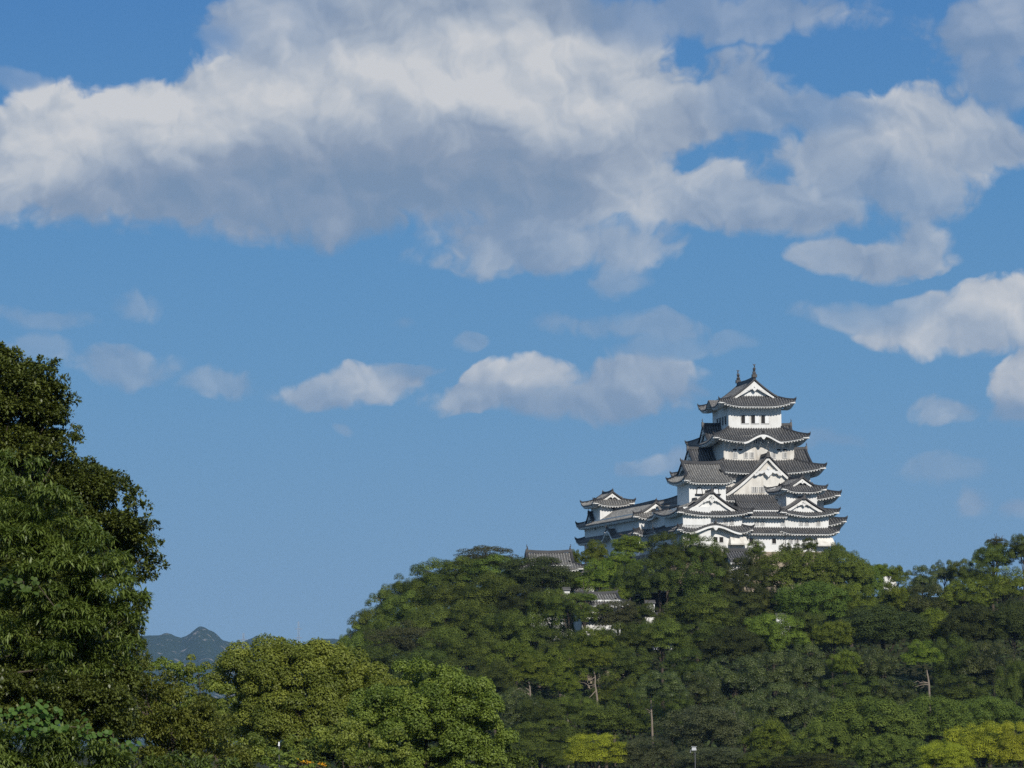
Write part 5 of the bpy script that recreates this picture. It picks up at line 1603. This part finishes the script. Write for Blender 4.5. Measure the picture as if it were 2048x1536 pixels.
# ------------------------------------------------------------------ near trees at the left
blob_tree('broadleaf_tree', 'tall dark tree with small oval leaves at the left edge, its top against the clouds',
          [(46, 762, 64, 52, 0), (90, 734, 28, 26, .1), (116, 770, 28, 26, 0), (8, 726, 44, 32, .1), (-70, 740, 90, 70, .3), (108, 812, 44, 46, -.1), (30, 820, 90, 60, 0.2), (136, 858, 36, 30, 0.0), (118, 880, 40, 24, .1), (60, 900, 90, 46, .1), (80, 850, 44, 40, .3), (20, 880, 90, 50, .3), (75, 935, 60, 36, .2),
           (-100, 850, 120, 110, .4), (235, 985, 48, 50, 0.1), (200, 965, 36, 32, .2), (275, 1045, 42, 48, 0), (285, 1110, 44, 40, 0), (240, 1085, 60, 60, .3), (255, 1150, 50, 40, .1), (255, 1220, 34, 40, .2), (268, 1185, 30, 22, 0),
           (150, 980, 90, 60, .6), (60, 1000, 110, 80, .7), (160, 1090, 110, 90, .7), (300, 1090, 26, 30, 0), (200, 1270, 70, 70, .7), (80, 1200, 130, 140, 1.0), (120, 1350, 130, 90, 1.0), (-80, 1100, 120, 200, .8), (60, 1400, 120, 70, .9), (190, 1370, 80, 70, .8), (150, 1440, 110, 60, 1.0), (250, 1310, 50, 50, .7), (30, 1400, 90, 46, -.7), (130, 1395, 80, 46, -.65), (205, 1410, 60, 46, -.5), (90, 1440, 90, 36, -.6), (200, 1450, 70, 34, -.4), (60, 790, 60, 60, .2)],
          86, L_OVATE, 1150, 0.068, 0.58, npf=46, pr=0.27, seed=21, base_px=-60, limbs=1, limb_w=0.14, cluster=5, twig=0.1, flat=0.9, tvar=0.16)
blob_tree('narrow_leaf_tree', 'bright leafy tree with drooping narrow leaves in front of the tall dark one',
          [(40, 940, 60, 36, 0), (60, 1010, 100, 46, -.1), (20, 1075, 80, 50, -.2), (130, 1060, 70, 44, 0), (170, 1110, 80, 44, -.1), (90, 1130, 100, 50, -.3), (210, 1165, 70, 40, 0), (150, 1200, 110, 46, -.3), (30, 1210, 80, 46, -.2), (235, 1215, 60, 34, 0),
           (100, 1270, 110, 42, -.4), (200, 1280, 70, 36, -.2), (20, 1300, 70, 40, -.4), (150, 1330, 80, 34, -.2), (265, 1200, 34, 22, 0), (230, 1330, 50, 26, 0)],
          78, L_LANCE, 900, 0.115, 0.25, npf=22, pr=0.40, seed=22, base_px=-110, cluster=7, twig=0.42, flat=0.45, droop=0.22, tvar=0.16, zmin=-0.3, limbs=0)
blob_tree('bronze_tree', 'dim bronze green tree at lower left between the dark tree and the grove',
          [(300, 1420, 70, 60, 0), (245, 1400, 70, 60, .3), (350, 1470, 70, 50, 0), (270, 1480, 80, 50, -.2), (330, 1380, 40, 34, .2), (400, 1515, 60, 30, 0), (200, 1360, 60, 60, .5), (300, 1530, 90, 24, -.3), (265, 1345, 44, 34, .3), (360, 1425, 70, 50, .2), (420, 1470, 60, 50, .3), (460, 1520, 60, 30, .2)],
          105, L_BRONZE, 800, 0.075, 0.5, npf=34, pr=0.30, seed=23, cluster=4, twig=0.2, flat=0.8, tvar=0.2)
blob_tree('narrow_leaf_bush', 'low bush with drooping narrow leaves filling the bottom left corner',
          [(60, 1505, 110, 40, 0), (-40, 1480, 80, 50, .1), (170, 1515, 90, 34, -.1), (260, 1530, 80, 22, 0), (350, 1530, 70, 18, 0), (100, 1470, 80, 24, .2), (430, 1532, 50, 14, .1), (20, 1540, 150, 30, -.3)],
          76, L_LANCE, 900, 0.115, 0.25, npf=26, pr=0.36, seed=24, cluster=7, twig=0.40, flat=0.5, droop=0.22, tvar=0.16, zmin=-0.3, cat='bush')


def round_leaves(name, label, spots, Y, cnt, size, seed):
    r = np.random.default_rng(seed); P = []
    B0 = at(spots[0][0], spots[0][1], Y); base = B0.z - 0.4
    for (px, py, rx, ry, w) in spots:
        k = int(cnt * w); m = Y / F_PX; p = at(px, py, Y)
        q = r.normal(size=(k, 3)) * np.array([rx * m, 0.12, ry * m]) * 0.6
        P.append(q + np.array([p.x - B0.x, 0, p.z - base]))
    P = np.concatenate(P); n = len(P)
    nrm = unit(np.array([0.25, -0.8, 0.55]) + 0.45 * r.normal(size=(n, 3)))
    t = unit(r.normal(size=(n, 3))); t = unit(t - nrm * np.sum(t * nrm, 1, keepdims=True)); b = np.cross(nrm, t)
    s = size * r.uniform(.6, 1.15, (n, 1)); vs_, fs_ = [], []
    ring = [(math.cos(a_) * (1 + 0.12 * math.cos(3 * a_)), math.sin(a_) * 0.9) for a_ in [2 * math.pi * i / 9 for i in range(9)]]
    mb = MB()
    for i in range(n):
        mb.add([P[i] + (t[i] * x + b[i] * y) * s[i] * .5 - nrm[i] * 0.10 * s[i] * (x * x) for x, y in ring], [tuple(range(9))])
    root = empty(name, (B0.x, Y, base), label, 'vine')
    o = mb.build('leaves', L_VINE, root)
    o.data.attributes.new('tone', 'FLOAT', 'POINT').data.foreach_set('value', np.repeat(r.uniform(.1, .9, n), 9).astype(np.float32))
    mb = MB(); stem_pts = []
    for (px, py, rx, ry, w) in sorted(spots):
        p = at(px, py, Y); c = Vector((p.x - B0.x, 0.08, p.z - base)); m = Y / F_PX
        stem_pts += [c + Vector((-rx * m * .6, 0.02, -ry * m * .3)), c, c + Vector((rx * m * .6, 0.03, ry * m * .2))]
    mb.tube(stem_pts, 0.008, 5); mb.build('stem', M_BARK, root)
    return root


round_leaves('creeper', 'bright round leaves of a creeper in the middle of the left tree', [(28, 1165, 30, 14, 1.0), (55, 1180, 16, 10, .3), (112, 1212, 6, 6, .1), (66, 1166, 8, 8, .25)], 76.5, 30, 0.095, 5)
round_leaves('creeper', 'bright round leaves of a creeper above the bottom left bush', [(45, 1425, 45, 22, 1.3), (95, 1440, 28, 20, .9), (55, 1455, 28, 16, .7), (120, 1455, 20, 10, .3), (168, 1450, 14, 16, .3), (186, 1468, 22, 10, .35), (218, 1470, 10, 14, .15), (240, 1490, 18, 10, .25), (278, 1497, 8, 12, .12)], 75.2, 38, 0.095, 6)

# ------------------------------------------------------------------ small things
# pylon far off behind the grove
def pylon(px, top, Y, w0, label):
    P = at(px, top, Y); hgt = P.z + 3
    root = empty('pylon', (P.x, Y, -3), label, 'pylon', 'power pylons on the far plain')
    mb = MB(); n = 14; rad = 0.13

    def half(z):
        return w0 * (1 - z / hgt) * 0.5 + 0.45
    prev = None
    for i in range(n + 1):
        z = hgt * i / n; h_ = half(z)
        ring_ = [Vector((sx * h_, sy * h_, z)) for sx, sy in ((-1, -1), (1, -1), (1, 1), (-1, 1))]
        if prev:
            for k in range(4):
                mb.tube([prev[k], ring_[k]], rad, 4); mb.tube([prev[k], ring_[(k + 1) % 4]], rad * .6, 4)
                mb.tube([ring_[k], ring_[(k + 1) % 4]], rad * .6, 4)
        prev = ring_
    mb.build('lattice_mast', M_STEEL, root)
    mb = MB()
    for k in (0.80, 0.87, 0.94):
        z = hgt * k; l = 3.4 * (1.25 - 0.3 * k)
        for sg in (-1, 1):
            mb.tube([(0, 0, z + 0.5), (sg * l, 0, z)], rad, 4); mb.tube([(0, 0, z - 0.4), (sg * l, 0, z)], rad * .7, 4)
    mb.build('cross_arms', M_STEEL, root)


pylon(597, 1243, 4200, 5.0, 'faint pale power pylon on the horizon above the grove')
pylon(487, 1266, 3600, 4.5, 'tiny faint pylon between the two mountain peaks')

# lamp post low on the right
P = at(1390, 1500, 330); gb = terrain(P.x, 330)
root = empty('lamp_post', (P.x, 330, gb), 'thin grey lamp post with a small square double head', 'lamp post')
ht = P.z - gb
mb = MB(); mb.tube([(0, 0, 0), (0, 0, ht * .5), (0, 0, ht + 0.05)], [0.045, 0.035, 0.03], 8); mb.tube([(0, 0, 0), (0, 0, 0.35)], [0.08, 0.07], 8); mb.build('pole', M_BLACKBOX, root)
mb = MB(); mb.frustum((-0.24, 0.10, -0.16, 0.16), (-0.20, 0.06, -0.12, 0.12), ht - 0.02, ht + 0.22); mb.box(-0.26, 0.12, -0.18, 0.18, ht + 0.223, ht + 0.26); mb.build('lamp_head', M_STEEL, root)
mb = MB(); mb.frustum((-0.2, 0.06, -0.13, 0.13), (-0.22, 0.08, -0.15, 0.15), ht - 0.06, ht - 0.024); mb.build('lamp_glass', M_STEEL, root)
mb = MB(); mb.frustum((-0.36, -0.27, -0.07, 0.07), (-0.34, -0.29, -0.05, 0.05), ht - 0.2, ht + 0.02); mb.tube([(-0.31, 0, ht - 0.02), (-0.05, 0, ht - 0.16)], 0.02, 5); mb.build('camera_box', M_BLACKBOX, root)

# white marker post in the grove
P = at(558, 1485, 186); gb = terrain(P.x, 186)
root = empty('marker_post', (P.x, 186, gb), 'slim post with a white top showing among the grove leaves', 'post')
ht = P.z - gb
mb = MB(); mb.tube([(0, 0, -0.1), (0, 0, ht - 0.14)], [0.016, 0.016], 8); mb.build('pole', M_BLACKBOX, root)
mb = MB(); mb.frustum((-0.03, 0.03, -0.03, 0.03), (-0.026, 0.026, -0.026, 0.026), ht - 0.14, ht + 0.02); mb.build('white_cap', M_WHITEPAINT, root)

# orange flowers in the shade under the grove
spots = [(592, 1518), (605, 1523), (612, 1524), (621, 1525), (641, 1528), (648, 1530)]
for i, (px, py) in enumerate(spots):
    Yf = 184.0; P = at(px, py, Yf); gb = terrain(P.x, Yf); hh = P.z - gb; rg = random.Random(40 + i)
    nth = ('leftmost', 'second', 'third', 'fourth', 'fifth', 'rightmost')[i]
    root = empty('flowering_plant', (P.x, Yf, gb), '%s of the orange flower heads in a row under the grove' % nth, 'flower', 'orange flowers under the grove')
    mb = MB()
    for j in range(4):
        e = Vector((rg.uniform(-.08, .08), rg.uniform(-.05, .05), hh + rg.uniform(-.05, .03))); mb.tube([(0, 0, 0), e * .55 + Vector((0.01, 0, 0)), e], [0.012, 0.01, 0.007], 5)
    mb.build('stalk', M_BARK, root)
    r = np.random.default_rng(60 + i); n = 46
    pos = r.normal(size=(n, 3)) * np.array([.045 + .025 * (i in (3, 4)), .04, .022]) + np.array([0, 0, hh])
    me = leaf_mesh('petals', pos, unit(r.normal(size=(n, 3)) * .5 + np.array([0, -.6, .6])), unit(r.normal(size=(n, 3))), r.uniform(.04, .07, n), r.uniform(.035, .05, n), r.uniform(0, 1, n), L_FLOWER)
    o = bpy.data.objects.new('petals', me); COL.objects.link(o); o.parent = root
    n = 60
    pos = r.uniform(-1, 1, size=(n, 3)) * np.array([.14, .1, .3]) + np.array([0, 0, hh * 0.72])
    me = leaf_mesh('leaves', pos, unit(r.normal(size=(n, 3)) + np.array([0, -.2, .6])), unit(r.normal(size=(n, 3))), .12, .05, r.uniform(0, .6, n), L_DARK)
    o = bpy.data.objects.new('leaves', me); COL.objects.link(o); o.parent = root

# ------------------------------------------------------------------ haze: even thin air from the viewer to beyond the mountains
a = Mat('haze')
pv = a.n('ShaderNodeVolumePrincipled', {'Color': (0.36, 0.60, 1.0, 1), 'Density': 0.000025, 'Anisotropy': 0.0})
a.t.links.new(pv.outputs[0], a.o.inputs[1])
mb = MB(); mb.box(-4600, 4600, -60, 13200, -9.5, 440)
hz = tag(mb.build('haze', a.m), kind='stuff')
scene.cycles.volume_step_rate = 4.0
